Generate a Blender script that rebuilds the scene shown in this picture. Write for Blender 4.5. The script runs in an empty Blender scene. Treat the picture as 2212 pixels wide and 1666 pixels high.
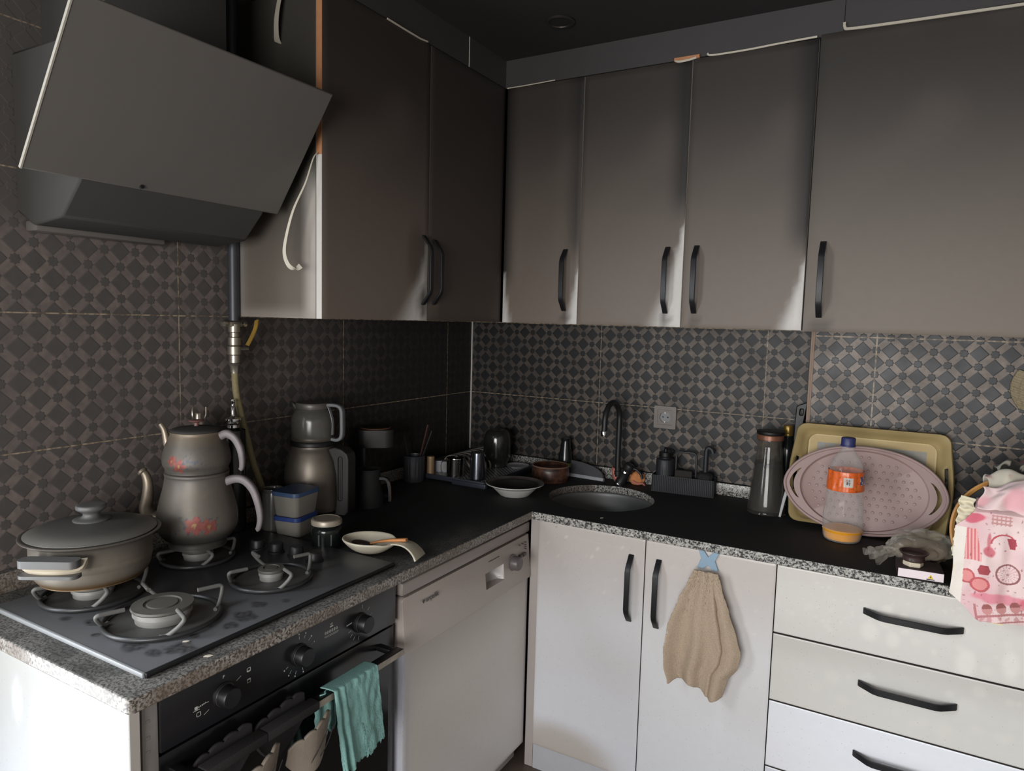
import bpy, bmesh, math, random
from mathutils import Vector, Matrix, noise as mnoise
from mathutils.geometry import delaunay_2d_cdt
R = math.radians; PI = math.pi; cos = math.cos; sin = math.sin
random.seed(7)
sc = bpy.context.scene; col = sc.collection

# ---------------------------------------------------------------- camera
cam = bpy.data.objects.new('camera', bpy.data.cameras.new('camera')); col.objects.link(cam)
cr = Vector((0.86628846, 0.4988693, 0.02595603)); cu = Vector((-0.06896229, 0.06796804, 0.99530123)); cf = Vector((-0.49476105, 0.86400797, -0.0932831))
cam.matrix_world = Matrix(((cr.x, cu.x, -cf.x, 1.69996), (cr.y, cu.y, -cf.y, -2.60176), (cr.z, cu.z, -cf.z, 1.52168), (0, 0, 0, 1)))
cam.data.sensor_width = 36; cam.data.sensor_fit = 'HORIZONTAL'; cam.data.lens = 1508.97 * 36 / 2212; cam.data.clip_start = .02
sc.camera = cam
# ---------------------------------------------------------------- light, exposure
sc.view_settings.view_transform = 'Standard'; sc.view_settings.look = 'None'; sc.view_settings.gamma = 1; sc.view_settings.use_curve_mapping = False
sc.view_settings.exposure = 0.0
w = bpy.data.worlds.new('sky'); sc.world = w; w.use_nodes = True
w.node_tree.nodes['Background'].inputs[0].default_value = (.75, .87, 1, 1); w.node_tree.nodes['Background'].inputs[1].default_value = 1.0
def area(name, loc, rot, sx, sy, power, color):
    l = bpy.data.lights.new(name, 'AREA'); l.shape = 'RECTANGLE'; l.size = sx; l.size_y = sy; l.energy = power; l.color = color
    o = bpy.data.objects.new(name, l); col.objects.link(o); o.location = loc; o.rotation_euler = rot; return o
# daylight through the balcony door in the left wall plus fill from an unseen front window, shaped to light the cabinet fronts
area('daylight_balcony_door', (-.06, -2.72, 1.1), (0, R(-90), 0), 2.05, .95, 80, (.90, .955, 1))
area('front_window_fill', (1.5, -4.16, 1.25), (R(90), 0, 0), 1.5, 1.1, 72, (1, .98, .96))

# ---------------------------------------------------------------- helpers
def lin(c):
    c = max(0., min(255., c)) / 255
    return c / 12.92 if c <= .04045 else ((c + .055) / 1.055) ** 2.4
def C(r, g=None, b=None):
    if g is None: g = b = r
    return (lin(r), lin(g), lin(b))
def mix(a, b, t):
    t = max(0., min(1., t)); return tuple(x + (y - x) * t for x, y in zip(a, b))
def sst(a, b, x):
    t = max(0., min(1., (x - a) / (b - a))) if a != b else float(x > a)
    return t * t * (3 - 2 * t)
def nz(x, y=0, z=0): return mnoise.noise(Vector((x, y, z)))

class NT:
    """tiny node-graph writer"""
    def __init__(s, mat): s.t = mat.node_tree; s.n = s.t.nodes; s.l = s.t.links
    def put(s, node, i, v):
        if v is None: return
        if isinstance(v, bpy.types.NodeSocket): s.l.new(v, node.inputs[i])
        else: node.inputs[i].default_value = v
    def m(s, op, a, b=None, c=None, clamp=False):
        n = s.n.new('ShaderNodeMath'); n.operation = op; n.use_clamp = clamp
        for i, v in enumerate((a, b, c)): s.put(n, i, v)
        return n.outputs[0]
    def ss(s, x, a, b):
        n = s.n.new('ShaderNodeMapRange'); n.interpolation_type = 'SMOOTHSTEP'
        s.put(n, 0, x); s.put(n, 1, a); s.put(n, 2, b); return n.outputs[0]
    def mix(s, f, a, b, mode='MIX'):
        n = s.n.new('ShaderNodeMix'); n.data_type = 'RGBA'; n.blend_type = mode
        s.put(n, 0, f)
        for i, v in ((6, a), (7, b)): s.put(n, i, v if isinstance(v, bpy.types.NodeSocket) else (*v, 1))
        return n.outputs[2]
    def noise(s, vec, scale, detail=3, rough=.55):
        n = s.n.new('ShaderNodeTexNoise'); s.put(n, 'Vector', vec); n.inputs['Scale'].default_value = scale; n.inputs['Detail'].default_value = detail; n.inputs['Roughness'].default_value = rough
        return n.outputs[0]
    def vor(s, vec, scale):
        n = s.n.new('ShaderNodeTexVoronoi'); s.put(n, 'Vector', vec); n.inputs['Scale'].default_value = scale
        return n.outputs[0], n.outputs[1]
    def obj(s): return s.n.new('ShaderNodeTexCoord').outputs['Object']
    def xyz(s, v):
        n = s.n.new('ShaderNodeSeparateXYZ'); s.l.new(v, n.inputs[0]); return n.outputs
    def attr(s, name): n = s.n.new('ShaderNodeAttribute'); n.attribute_name = name; return n.outputs['Color']
    def bump(s, h, strength, dist=.002):
        n = s.n.new('ShaderNodeBump'); s.put(n, 'Height', h); n.inputs['Strength'].default_value = strength; n.inputs['Distance'].default_value = dist
        return n.outputs[0]
def film(name, c, alpha, rough=.12):
    m, b, g = newmat(name, rough, 0, .8); b.inputs['Base Color'].default_value = (*c, 1)
    fr = g.n.new('ShaderNodeLayerWeight'); fr.inputs[0].default_value = .35; g.put(b, 'Alpha', g.m('ADD', g.m('MULTIPLY', fr.outputs[1], .5), alpha, clamp=True)); return m
def newmat(name, rough=.5, metal=0., spec=.5):
    m = bpy.data.materials.new(name); m.use_nodes = True; b = m.node_tree.nodes['Principled BSDF']
    b.inputs['Roughness'].default_value = rough; b.inputs['Metallic'].default_value = metal; b.inputs['Specular IOR Level'].default_value = spec
    return m, b, NT(m)
def mat(name, c, rough=.5, metal=0., var=.12, scale=30, bump=0., bscale=200, spec=.5, trans=0., ior=1.45, soot=0.):
    m, b, g = newmat(name, rough, metal, spec)
    o = g.obj(); f = g.noise(o, scale)
    base = g.mix(f, tuple(x * (1 - var) for x in c), tuple(min(1, x * (1 + var)) for x in c))
    if soot: base = g.mix(g.m('MULTIPLY', g.ss(g.noise(o, scale * .4), .35, .7), soot), base, C(30, 28, 27))
    g.put(b, 'Base Color', base)
    if bump: g.put(b, 'Normal', g.bump(g.noise(o, bscale, 4), bump))
    if trans: b.inputs['Transmission Weight'].default_value = trans; b.inputs['IOR'].default_value = ior
    return m
def tintmat(name, rough=.5, metal=0., var=.06, scale=60, specks=0., bump=0., bscale=300, spec=.5, sheen=0.):
    """colour comes from the 'tint' attribute laid on the mesh, broken up by fine noise and specks"""
    m, b, g = newmat(name, rough, metal, spec)
    o = g.obj(); base = g.attr('tint')
    f = g.m('MULTIPLY_ADD', g.noise(o, scale, 4), 2 * var, 1 - var)
    n = g.n.new('ShaderNodeVectorMath'); n.operation = 'SCALE'; g.l.new(base, n.inputs[0]); g.l.new(f, n.inputs['Scale']); base = n.outputs[0]
    if specks:
        d, cc = g.vor(o, 130); r = g.xyz(cc)
        sp = g.m('MULTIPLY', g.m('LESS_THAN', d, .13), g.m('GREATER_THAN', r[0], 1 - specks))
        base = g.mix(g.m('MULTIPLY', sp, .38), base, C(60, 56, 52))
    g.put(b, 'Base Color', base)
    if bump: g.put(b, 'Normal', g.bump(g.noise(o, bscale, 4), bump))
    if sheen: b.inputs['Sheen Weight'].default_value = sheen
    return m

def obj(name, bm, m, parent=None, angle=40, smooth=True, mods=()):
    bmesh.ops.recalc_face_normals(bm, faces=bm.faces[:]) if not getattr(bm, '_keep', False) else None
    me = bpy.data.meshes.new(name); bm.to_mesh(me); bm.free()
    for x in (m if isinstance(m, (list, tuple)) else [m]): me.materials.append(x)
    if smooth:
        for p in me.polygons: p.use_smooth = True
        me.set_sharp_from_angle(angle=R(angle))
    o = bpy.data.objects.new(name, me); col.objects.link(o)
    if parent: o.parent = parent
    for t, kw in mods:
        md = o.modifiers.new(t.lower(), t)
        for k, v in kw.items(): setattr(md, k, v)
    return o
def tag(o, label=None, cat=None, group=None, kind=None):
    if label: o['label'] = label
    if cat: o['category'] = cat
    if group: o['group'] = group
    if kind: o['kind'] = kind
    return o
def thing(name, label, cat, loc=(0, 0, 0), rz=0., group=None, rot=None):
    o = bpy.data.objects.new(name, None); o.empty_display_size = .05; col.objects.link(o)
    o.location = loc; o.rotation_euler = rot or (0, 0, R(rz)); return tag(o, label, cat, group)
def struct(name, bm, m, label=None, parent=None, **k):
    o = obj(name, bm, m, parent, **k)
    if not parent: tag(o, label, None, None, 'structure')
    return o
def dup(root, loc, rz=None, label=None, scale=None):
    r = root.copy(); col.objects.link(r); r.location = loc
    if rz is not None: r.rotation_euler = (0, 0, R(rz))
    if label: r['label'] = label
    for ch in list(root.children):
        c = ch.copy(); col.objects.link(c); c.parent = r
        for g in ch.children:
            d = g.copy(); col.objects.link(d); d.parent = c
    return r

B = bmesh.new
def TL(bm): return bm.verts.layers.float_color.get('tint') or bm.verts.layers.float_color.new('tint')
def box(bm, x0, x1, y0, y1, z0, z1, bev=0., seg=2, tint=None, M=None):
    if tint is not None: TL(bm)
    tb = bmesh.new()
    if tint is not None: TL(tb)
    bmesh.ops.create_cube(tb, size=1)
    for v in tb.verts: v.co = Vector((x0 + (v.co.x + .5) * (x1 - x0), y0 + (v.co.y + .5) * (y1 - y0), z0 + (v.co.z + .5) * (z1 - z0)))
    if bev: bmesh.ops.bevel(tb, geom=tb.edges[:], offset=bev, segments=seg, affect='EDGES', profile=.5)
    if tint is not None:
        L = TL(tb)
        for v in tb.verts: v[L] = (*tint, 1)
    if M is not None: tb.transform(M)
    me = bpy.data.meshes.new('tmp'); tb.to_mesh(me); tb.free(); bm.from_mesh(me); bpy.data.meshes.remove(me)
    return bm
def lathe(bm, prof, n=48, at=(0, 0, 0), M=None, colf=None, arc=None):
    L = TL(bm) if colf else None; rings = []
    at = Vector(at); full = arc is None
    for r, z in prof:
        if r < 1e-6: ps = [Vector((0, 0, z))]; th = [0]
        else:
            cnt = n if full else n + 1
            th = [(2 * PI if full else arc) * i / n for i in range(cnt)]; ps = [Vector((r * cos(a), r * sin(a), z)) for a in th]
        ring = []
        for p, a in zip(ps, th):
            q = p + at
            v = bm.verts.new(M @ q if M is not None else q)
            if L: v[L] = (*colf(a, p.z, r), 1)
            ring.append(v)
        rings.append(ring)
    for a, b in zip(rings, rings[1:]):
        la, lb = len(a), len(b); k = max(la, lb)
        for i in range(k if full else k - 1):
            j = (i + 1) % k
            q = [a[i % la], a[j % la], b[j % lb], b[i % lb]]; q2 = []
            for x in q:
                if x not in q2: q2.append(x)
            if len(q2) > 2: bm.faces.new(q2)
    return bm
def fine(prof, step):
    out = [prof[0]]
    for (r0, z0), (r1, z1) in zip(prof, prof[1:]):
        k = max(1, int(math.hypot(r1 - r0, z1 - z0) / step))
        out += [(r0 + (r1 - r0) * i / k, z0 + (z1 - z0) * i / k) for i in range(1, k + 1)]
    return out
def smooth_prof(pts, k=4):
    """Catmull-Rom through (r,z) points"""
    out = []
    for i in range(len(pts) - 1):
        p0 = pts[max(i - 1, 0)]; p1 = pts[i]; p2 = pts[i + 1]; p3 = pts[min(i + 2, len(pts) - 1)]
        for j in range(k):
            t = j / k
            out.append(tuple(max(0, .5 * (2 * b + (c - a) * t + (2 * a - 5 * b + 4 * c - d) * t * t + (3 * b - a - 3 * c + d) * t ** 3)) if q == 0 else .5 * (2 * b + (c - a) * t + (2 * a - 5 * b + 4 * c - d) * t * t + (3 * b - a - 3 * c + d) * t ** 3)
                             for q, (a, b, c, d) in enumerate(zip(p0, p1, p2, p3))))
    out.append(pts[-1]); return out
def spline(pts, k=6):
    P = [Vector(p) for p in pts]; out = []
    for i in range(len(P) - 1):
        a, b, c, d = P[max(i - 1, 0)], P[i], P[i + 1], P[min(i + 2, len(P) - 1)]
        for j in range(k):
            t = j / k; out.append(.5 * (2 * b + (c - a) * t + (2 * a - 5 * b + 4 * c - d) * t * t + (3 * b - a - 3 * c + d) * t ** 3))
    out.append(P[-1]); return out
def sweep(bm, pts, sec, side=None, closed=False, cap=True, scales=None):
    """sweep a 2-D section (list of (a,b)) along pts; 'a' runs along side if given"""
    P = [Vector(p) for p in pts]; n = len(P); rings = []; prev = None
    for i, p in enumerate(P):
        if closed: t = P[(i + 1) % n] - P[i - 1]
        else: t = P[min(i + 1, n - 1)] - P[max(i - 1, 0)]
        t.normalize()
        if side is not None: s = Vector(side); s = (s - t * s.dot(t)).normalized()
        elif prev is None: s = t.cross(Vector((0, 0, 1)) if abs(t.z) < .9 else Vector((1, 0, 0))).normalized()
        else: s = (prev - t * prev.dot(t)).normalized()
        prev = s; u = t.cross(s); k = scales[i] if scales else 1
        rings.append([bm.verts.new(p + s * a * k + u * b * k) for a, b in sec])
    m = len(sec)
    for i in range(n if closed else n - 1):
        a, b = rings[i], rings[(i + 1) % n]
        for j in range(m): bm.faces.new((a[j], a[(j + 1) % m], b[(j + 1) % m], b[j]))
    if cap and not closed: bm.faces.new(rings[0][::-1]); bm.faces.new(rings[-1])
    return bm
def circ(r, n=10): return [(r * cos(2 * PI * i / n), r * sin(2 * PI * i / n)) for i in range(n)]
def rect(w_, t_): return [(-w_ / 2, -t_ / 2), (w_ / 2, -t_ / 2), (w_ / 2, t_ / 2), (-w_ / 2, t_ / 2)]
def tube(bm, pts, r, n=10, closed=False, scales=None): return sweep(bm, pts, circ(r, n), None, closed, True, scales)
def prism(bm, poly, h, M=None, z0=0., tint=None):
    """2-D polygon extruded along local z (with optional matrix)"""
    M = M or Matrix(); a = [bm.verts.new(M @ Vector((x, y, z0))) for x, y in poly]; b = [bm.verts.new(M @ Vector((x, y, z0 + h))) for x, y in poly]
    if tint is not None:
        L = TL(bm)
        for v in a + b: v[L] = (*tint, 1)
    n = len(poly); fa = bm.faces.new(a[::-1]); fb = bm.faces.new(b); fa.normal_update(); fb.normal_update()
    for i in range(n): bm.faces.new((a[i], a[(i + 1) % n], b[(i + 1) % n], b[i]))
    if n > 4: bmesh.ops.triangulate(bm, faces=[fa, fb], ngon_method='EAR_CLIP')
    return bm
def grid(bm, nu, nv, f, colf=None):
    """sheet of (nu+1)*(nv+1) points, f(u,v)->xyz for u,v in 0..1"""
    L = TL(bm) if colf else None; V = []
    for j in range(nv + 1):
        row = []
        for i in range(nu + 1):
            u, v = i / nu, j / nv; x = bm.verts.new(f(u, v))
            if L: x[L] = (*colf(u, v), 1)
            row.append(x)
        V.append(row)
    for j in range(nv):
        for i in range(nu): bm.faces.new((V[j][i], V[j][i + 1], V[j + 1][i + 1], V[j + 1][i]))
    return bm
def XZ(y=0.):   # polygon drawn in x,z and extruded towards -y
    return Matrix(((1, 0, 0, 0), (0, 0, -1, y), (0, 1, 0, 0), (0, 0, 0, 1)))
def YZ(x=0.):   # polygon drawn in y,z and extruded towards +x
    return Matrix(((0, 0, 1, x), (1, 0, 0, 0), (0, 1, 0, 0), (0, 0, 0, 1)))
def rrect(x0, x1, y0, y1, r, k=5):
    out = []
    for cx, cy, a0 in ((x1 - r, y1 - r, 0), (x0 + r, y1 - r, 90), (x0 + r, y0 + r, 180), (x1 - r, y0 + r, 270)):
        for i in range(k + 1): a = R(a0 + 90 * i / k); out.append((cx + r * cos(a), cy + r * sin(a)))
    return out
def holed(outer, holes):
    """triangulated 2-D region with holes -> verts, faces (cdt)"""
    vs = [Vector(p) for p in outer]; loops = [list(range(len(outer)))]
    for h in holes: s = len(vs); vs += [Vector(p) for p in h]; loops.append(list(range(s, len(vs))))
    ed = [(l[i], l[(i + 1) % len(l)]) for l in loops for i in range(len(l))]
    v2, e2, f2, *_ = delaunay_2d_cdt(vs, ed, loops, 2, 1e-6)
    def inside(p, poly):
        c = False
        for i in range(len(poly)):
            x0, y0 = poly[i - 1]; x1, y1 = poly[i]
            if (y0 > p[1]) != (y1 > p[1]) and p[0] < (x1 - x0) * (p[1] - y0) / (y1 - y0) + x0: c = not c
        return c
    fs = []
    for f in f2:
        ctr = sum((v2[i] for i in f), Vector((0, 0))) / len(f)
        if inside(ctr, outer) and not any(inside(ctr, h) for h in holes): fs.append(f)
    return v2, fs
def plate(bm, outer, holes, t, M=None, z0=0.):
    """flat plate with holes, thickness t along local z"""
    M = M or Matrix(); v2, fs = holed(outer, holes)
    a = [bm.verts.new(M @ Vector((p.x, p.y, z0))) for p in v2]; b = [bm.verts.new(M @ Vector((p.x, p.y, z0 + t))) for p in v2]
    ec = {}
    for f in fs:
        bm.faces.new([a[i] for i in reversed(f)]); bm.faces.new([b[i] for i in f])
        for i in range(len(f)): e = (f[i], f[(i + 1) % len(f)]); ec[e] = 1
    for (i, j) in ec:
        if (j, i) not in ec: bm.faces.new((a[i], a[j], b[j], b[i]))
    return bm

# ---------------------------------------------------------------- materials
def tile_material(name, axis, a0, b0, W, soot0, gw=.0016, beige=(112, 101, 92), dark=(40, 40, 42), rough=.3, sootc=(40, 38, 37), corner_shade=None, zs=(1.5, 2.0, .5)):
    m, b, g = newmat(name, rough); o = g.obj(); X = g.xyz(o); p = .0775
    a = g.m('SUBTRACT', X[axis], a0); z = g.m('SUBTRACT', X[2], b0)
    u = g.m('DIVIDE', g.m('ADD', a, z), p); v = g.m('DIVIDE', g.m('SUBTRACT', a, z), p)
    fu = g.m('ABSOLUTE', g.m('SUBTRACT', g.m('FRACT', g.m('ADD', u, .5)), .5)); fv = g.m('ABSOLUTE', g.m('SUBTRACT', g.m('FRACT', g.m('ADD', v, .5)), .5))
    d = g.m('MAXIMUM', fu, fv); gu = g.m('SUBTRACT', .5, fu); gv = g.m('SUBTRACT', .5, fv)
    s = g.m('MINIMUM', g.m('MAXIMUM', gu, gv), g.m('MULTIPLY', g.m('ADD', gu, gv), .7071))
    dia = g.m('LESS_THAN', d, .326); star = g.m('LESS_THAN', s, .172); dk = g.m('MAXIMUM', dia, star)
    # relief: raised diamonds and stars
    h = g.m('MAXIMUM', g.ss(d, .34, .28), g.ss(s, .185, .13))
    groove = g.m('MULTIPLY', g.ss(g.m('ABSOLUTE', g.m('SUBTRACT', d, .333)), .018, .004), g.m('GREATER_THAN', s, .18))
    n1 = g.noise(o, 9, 4); n2 = g.noise(o, 45, 3)
    be = g.mix(g.ss(n2, .3, .7), C(*[c * .9 for c in beige]), C(*[c * 1.06 for c in beige])); dd = g.mix(n2, C(*[c * .85 for c in dark]), C(*[c * 1.1 for c in dark]))
    c = g.mix(dk, be, dd); c = g.mix(g.m('MULTIPLY', groove, .22), c, C(32, 30, 30))
    sm = g.m('ADD', g.m('MULTIPLY', g.ss(n1, .38, .62), .3), soot0); sm = g.m('ADD', sm, g.m('MULTIPLY', g.ss(X[2], zs[0], zs[1]), zs[2]), clamp=True)
    c = g.mix(sm, c, C(*sootc))
    if corner_shade: c = g.mix(g.m('MULTIPLY', g.ss(X[axis], corner_shade[0], corner_shade[1]), corner_shade[2]), c, C(24, 22, 22))  # shade painted in: tiles darken towards the room corner as the light falls off
    # joints
    def joint(x, pitch): return g.m('SUBTRACT', .5, g.m('ABSOLUTE', g.m('SUBTRACT', g.m('FRACT', g.m('DIVIDE', x, pitch)), .5)))
    j = g.m('MAXIMUM', g.m('LESS_THAN', joint(a, W), gw / W), g.m('LESS_THAN', joint(z, .31), gw / .31))
    gc = g.mix(g.ss(g.noise(o, 60, 2), .35, .65), C(92, 80, 68), C(176, 158, 132)); c = g.mix(g.m('MULTIPLY', j, .8), c, gc)
    g.put(b, 'Base Color', c)
    g.put(b, 'Normal', g.bump(g.m('ADD', g.m('SUBTRACT', h, g.m('MULTIPLY', j, 1.0)), g.m('MULTIPLY', n2, .25)), .3, .0014))
    g.put(b, 'Roughness', g.m('ADD', g.m('MULTIPLY', n1, .3), rough - .1)); b.inputs['Specular IOR Level'].default_value = .4
    return m
M_tileL = tile_material('patterned_wall_tile_left', 1, -.186, 1.2, .62, .12, beige=(116, 105, 100), dark=(80, 76, 74), rough=.6, sootc=(82, 77, 74), corner_shade=(-1.5, -.45, .88), zs=(1.66, 1.80, .85))  # tile and soot tones lifted to paint in a pale haze
M_tileB = tile_material('patterned_wall_tile_back', 0, .6156, 1.2, .634, .06, rough=.46, dark=(36, 36, 38), corner_shade=(1.05, .0, .66))
M_tileP = tile_material('patterned_wall_tile_pier', 0, 1.598, 1.186, .634, .02, gw=.0022, beige=(122, 109, 98), dark=(46, 47, 49), rough=.40)

def granite_material():
    m, b, g = newmat('speckled_granite_under_soot', .42); o = g.obj(); X = g.xyz(o)
    f = g.noise(o, 190, 3, .65); f2 = g.noise(o, 80, 2)
    st = g.mix(g.ss(f, .43, .51), C(36, 36, 38), C(166, 164, 158)); st = g.mix(g.m('MULTIPLY', g.ss(f2, .56, .66), .7), st, C(46, 44, 44)); st = g.mix(g.ss(f, .60, .66), st, C(205, 203, 196))
    N = g.n.new('ShaderNodeNewGeometry').outputs['Normal']; nx = g.xyz(N)
    top = g.m('GREATER_THAN', nx[2], .6); ex = g.m('GREATER_THAN', nx[0], .5)
    n1 = g.noise(o, 11, 4, .65); n3 = g.noise(o, 320, 3, .7)
    near = g.ss(X[1], -1.15, -1.45)                       # round the hob the stone shows through
    rim = g.m('MULTIPLY', g.ss(X[0], .50, .65), g.ss(X[1], -.66, -1.0))
    show = g.m('MULTIPLY', g.m('ADD', g.m('MULTIPLY', near, .85), g.m('MULTIPLY', rim, .4)), g.m('ADD', .45, g.m('MULTIPLY', g.ss(n1, .35, .65), .6)), clamp=True)
    ctop = g.mix(show, g.mix(n3, C(12, 12, 13), C(30, 30, 31)), g.mix(.62, st, C(78, 74, 70)))
    endx = g.m('LESS_THAN', nx[1], -.5); endx = g.m('MULTIPLY', endx, g.m('LESS_THAN', X[1], -1.5))
    dirty = g.m('MULTIPLY', g.m('MAXIMUM', ex, endx), g.m('ADD', .42, g.m('MULTIPLY', g.ss(n1, .35, .65), .4)))
    cs = g.mix(dirty, st, C(88, 76, 66))
    g.put(b, 'Base Color', g.mix(top, cs, ctop)); g.put(b, 'Roughness', g.m('ADD', .34, g.m('MULTIPLY', top, .42)))
    g.put(b, 'Normal', g.bump(f, .15, .001)); return m
M_granite = granite_material()
M_sooty = tintmat('sooty_cabinet_laminate', .5, var=.05, scale=45, spec=.35)
M_lam = tintmat('grimy_white_laminate', .3, var=.03, scale=40, specks=.22)
M_enamel = tintmat('grimy_white_enamel', .35, var=.03, scale=50, specks=.3)
M_paint = tintmat('painted_print', .55, var=.06, scale=90)
M_cloth = tintmat('printed_cotton', .9, var=.06, scale=400, bump=.25, bscale=900, spec=.1, sheen=.2)
M_terry = mat('beige_terry', C(188, 169, 148), .95, var=.35, scale=330, bump=1., bscale=650, spec=.05)
M_teal = mat('teal_microfibre', C(138, 182, 177), .95, var=.16, scale=120, bump=.6, bscale=500, spec=.05)
M_knit = mat('cream_knit', C(150, 138, 112), .95, var=.35, scale=220, bump=1., bscale=420, spec=.05)
M_alu = tintmat('tarnished_aluminium', .5, .4, var=.12, scale=60)
M_steel = mat('brushed_steel', C(176, 170, 162), .32, .95, var=.1, scale=40)
M_steelsoot = mat('sooty_steel', C(126, 118, 108), .45, .7, var=.25, scale=16, soot=.4)
M_polish = mat('polished_steel', C(190, 186, 180), .12, 1., var=.04)
M_chrome = mat('chrome', C(210, 210, 210), .12, 1., var=.03)
M_darksteel = mat('black_metal', C(34, 34, 36), .45, .2, var=.15)
M_sinksteel = mat('dull_sink_steel', C(126, 126, 126), .45, .45, var=.1, scale=14)
M_blackplastic = mat('black_plastic', C(17, 17, 19), .45, var=.2)
M_blackmatt = mat('sooty_black_matt', C(13, 12, 12), .8, var=.25)
M_handle = mat('black_cabinet_handle', C(30, 30, 33), .42, .2, var=.1)
M_hoodglass = mat('sooty_hood_glass', C(88, 84, 80), .5, var=.05, scale=8)
M_hoodbody = mat('sooty_hood_body', C(62, 60, 58), .85, var=.08, scale=10, spec=.15)
M_oven = mat('oven_black_glass', C(27, 27, 30), .28, var=.15, scale=14)
M_ovendoor = mat('oven_door_glass', C(14, 14, 16), .22, var=.2, scale=8)
M_mark = mat('white_print', C(190, 190, 186), .5, var=.02)
M_greymark = mat('grey_print', C(70, 66, 64), .5, var=.02)
M_grey = mat('grey_plastic', C(150, 148, 150), .5, var=.08)
M_graybake = mat('grey_bakelite', C(88, 87, 86), .5, var=.15)
M_iron = mat('wire_support_enamel', C(52, 52, 53), .38, .1, var=.2)
M_wire_dusty = mat('dusty_wire', C(98, 97, 94), .6, .1, var=.2)
M_cap = mat('burner_cap', C(92, 90, 84), .6, .2, var=.12)
M_burner = mat('burner_ring_alu', C(152, 150, 146), .4, .25, var=.12)
M_mdf = mat('bare_mdf_edge', C(176, 122, 84), .8, var=.12, scale=60)
M_band = mat('cream_edge_banding', C(186, 178, 162), .5, var=.05)
M_pale = mat('pale_edge', C(196, 192, 186), .45, var=.06)
M_wood = mat('scorched_wood', C(190, 126, 72), .5, var=.25, scale=25)
M_char = mat('charred_wood', C(44, 30, 24), .6, var=.3)
M_ceram = mat('cream_ceramic', C(206, 198, 178), .3, var=.06, soot=.25)
M_white = mat('white_ceramic', C(214, 212, 208), .25, var=.05)
M_ash = mat('sooty_inside', C(24, 21, 20), .7, var=.3)
M_ceiling = mat('soot_black_ceiling', C(27, 23, 22), .9, var=.3, scale=4)
M_wallpale = mat('smoke_stained_plaster', C(150, 144, 138), .9, var=.15, scale=3)
M_floor = mat('dark_floor_tile', C(96, 84, 76), .5, var=.2, scale=6)
M_cornice = mat('sooty_cornice_board', C(58, 55, 55), .5, var=.15, scale=5)
M_pipe = mat('dark_gas_pipe', C(58, 60, 64), .4, .2, var=.2)
M_nickel = mat('nickel_fitting', C(176, 168, 154), .3, .85, var=.15)
M_hose = mat('yellow_gas_hose', C(132, 122, 88), .6, var=.25, scale=180, bump=.6, bscale=400)
M_brassy = mat('yellow_lever', C(150, 118, 50), .6, var=.3)
M_glass = mat('clear_glass', C(225, 228, 226), .06, var=.02, trans=1., ior=1.45)
M_smokedglass = mat('sooty_glass', C(80, 78, 73), .22, var=.15, spec=.6)
M_darkglass = mat('dark_bottle_glass', C(24, 28, 27), .18, var=.2)
M_greenlabel = mat('green_label', C(112, 132, 52), .5)
M_copper = mat('copper_trim', C(132, 90, 70), .35, .4)
M_bluelid = mat('blue_plastic_lid', C(58, 78, 108), .4, var=.1)
M_deepblue = mat('deep_blue_rim', C(40, 60, 116), .4, var=.1)
M_tub = mat('clear_tub', C(150, 146, 138), .25, var=.1, trans=.35)
M_tan = mat('tan_food', C(120, 104, 82), .8, var=.15)
M_rust = mat('rusty_contents', C(90, 58, 44), .35, var=.8, scale=90, soot=.85)
M_sponge = mat('pink_sponge', C(206, 128, 116), .95, var=.2, scale=150, bump=1., bscale=300)
M_spongey = mat('orange_sponge', C(204, 134, 84), .95, var=.2, scale=150, bump=1., bscale=300)
M_socket = mat('smoky_socket_plastic', C(118, 110, 102), .35, var=.1)
M_socketwell = mat('socket_well', C(130, 130, 132), .3, var=.2)
M_lblue = mat('light_blue_plastic', C(138, 164, 184), .45, var=.06)
M_bamboo = mat('bamboo', C(186, 134, 72), .5, var=.2, scale=40)
M_paperc = mat('cream_paper_cloth', C(222, 214, 188), .85, var=.06)
M_pinktray = mat('dusty_pink_plastic', C(164, 139, 135), .5, var=.05)
M_navy = mat('navy_plastic', C(48, 52, 100), .45, var=.08)
M_film = film('clear_bottle_plastic', C(214, 212, 208), .10, .1)
M_bag = film('crumpled_clear_bag', C(206, 198, 184), .16, .16)
M_juice = mat('orange_drink', C(236, 160, 20), .2, var=.12, scale=60)
M_bread = mat('brown_bread', C(112, 90, 66), .8, var=.25, scale=40)
M_cream = mat('cream_plastic', C(206, 194, 172), .4, var=.05)
M_darkbrown = mat('dark_brown_plastic', C(62, 48, 46), .3, var=.15)
M_tag = mat('cream_tag', C(226, 216, 176), .7)
M_potholder = mat('greige_quilt', C(132, 122, 110), .9, var=.12, bump=.4, bscale=500)
M_potback = mat('charcoal_quilt', C(36, 33, 34), .9, var=.15, bump=.4, bscale=500)
M_flake = mat('paint_flake', C(214, 204, 188), .8)
M_metalstrip = mat('rusty_side_strip', C(150, 146, 142), .45, .3, var=.3, scale=25)
M_plinth = mat('pale_plinth', C(186, 188, 194), .4, var=.06)

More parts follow.
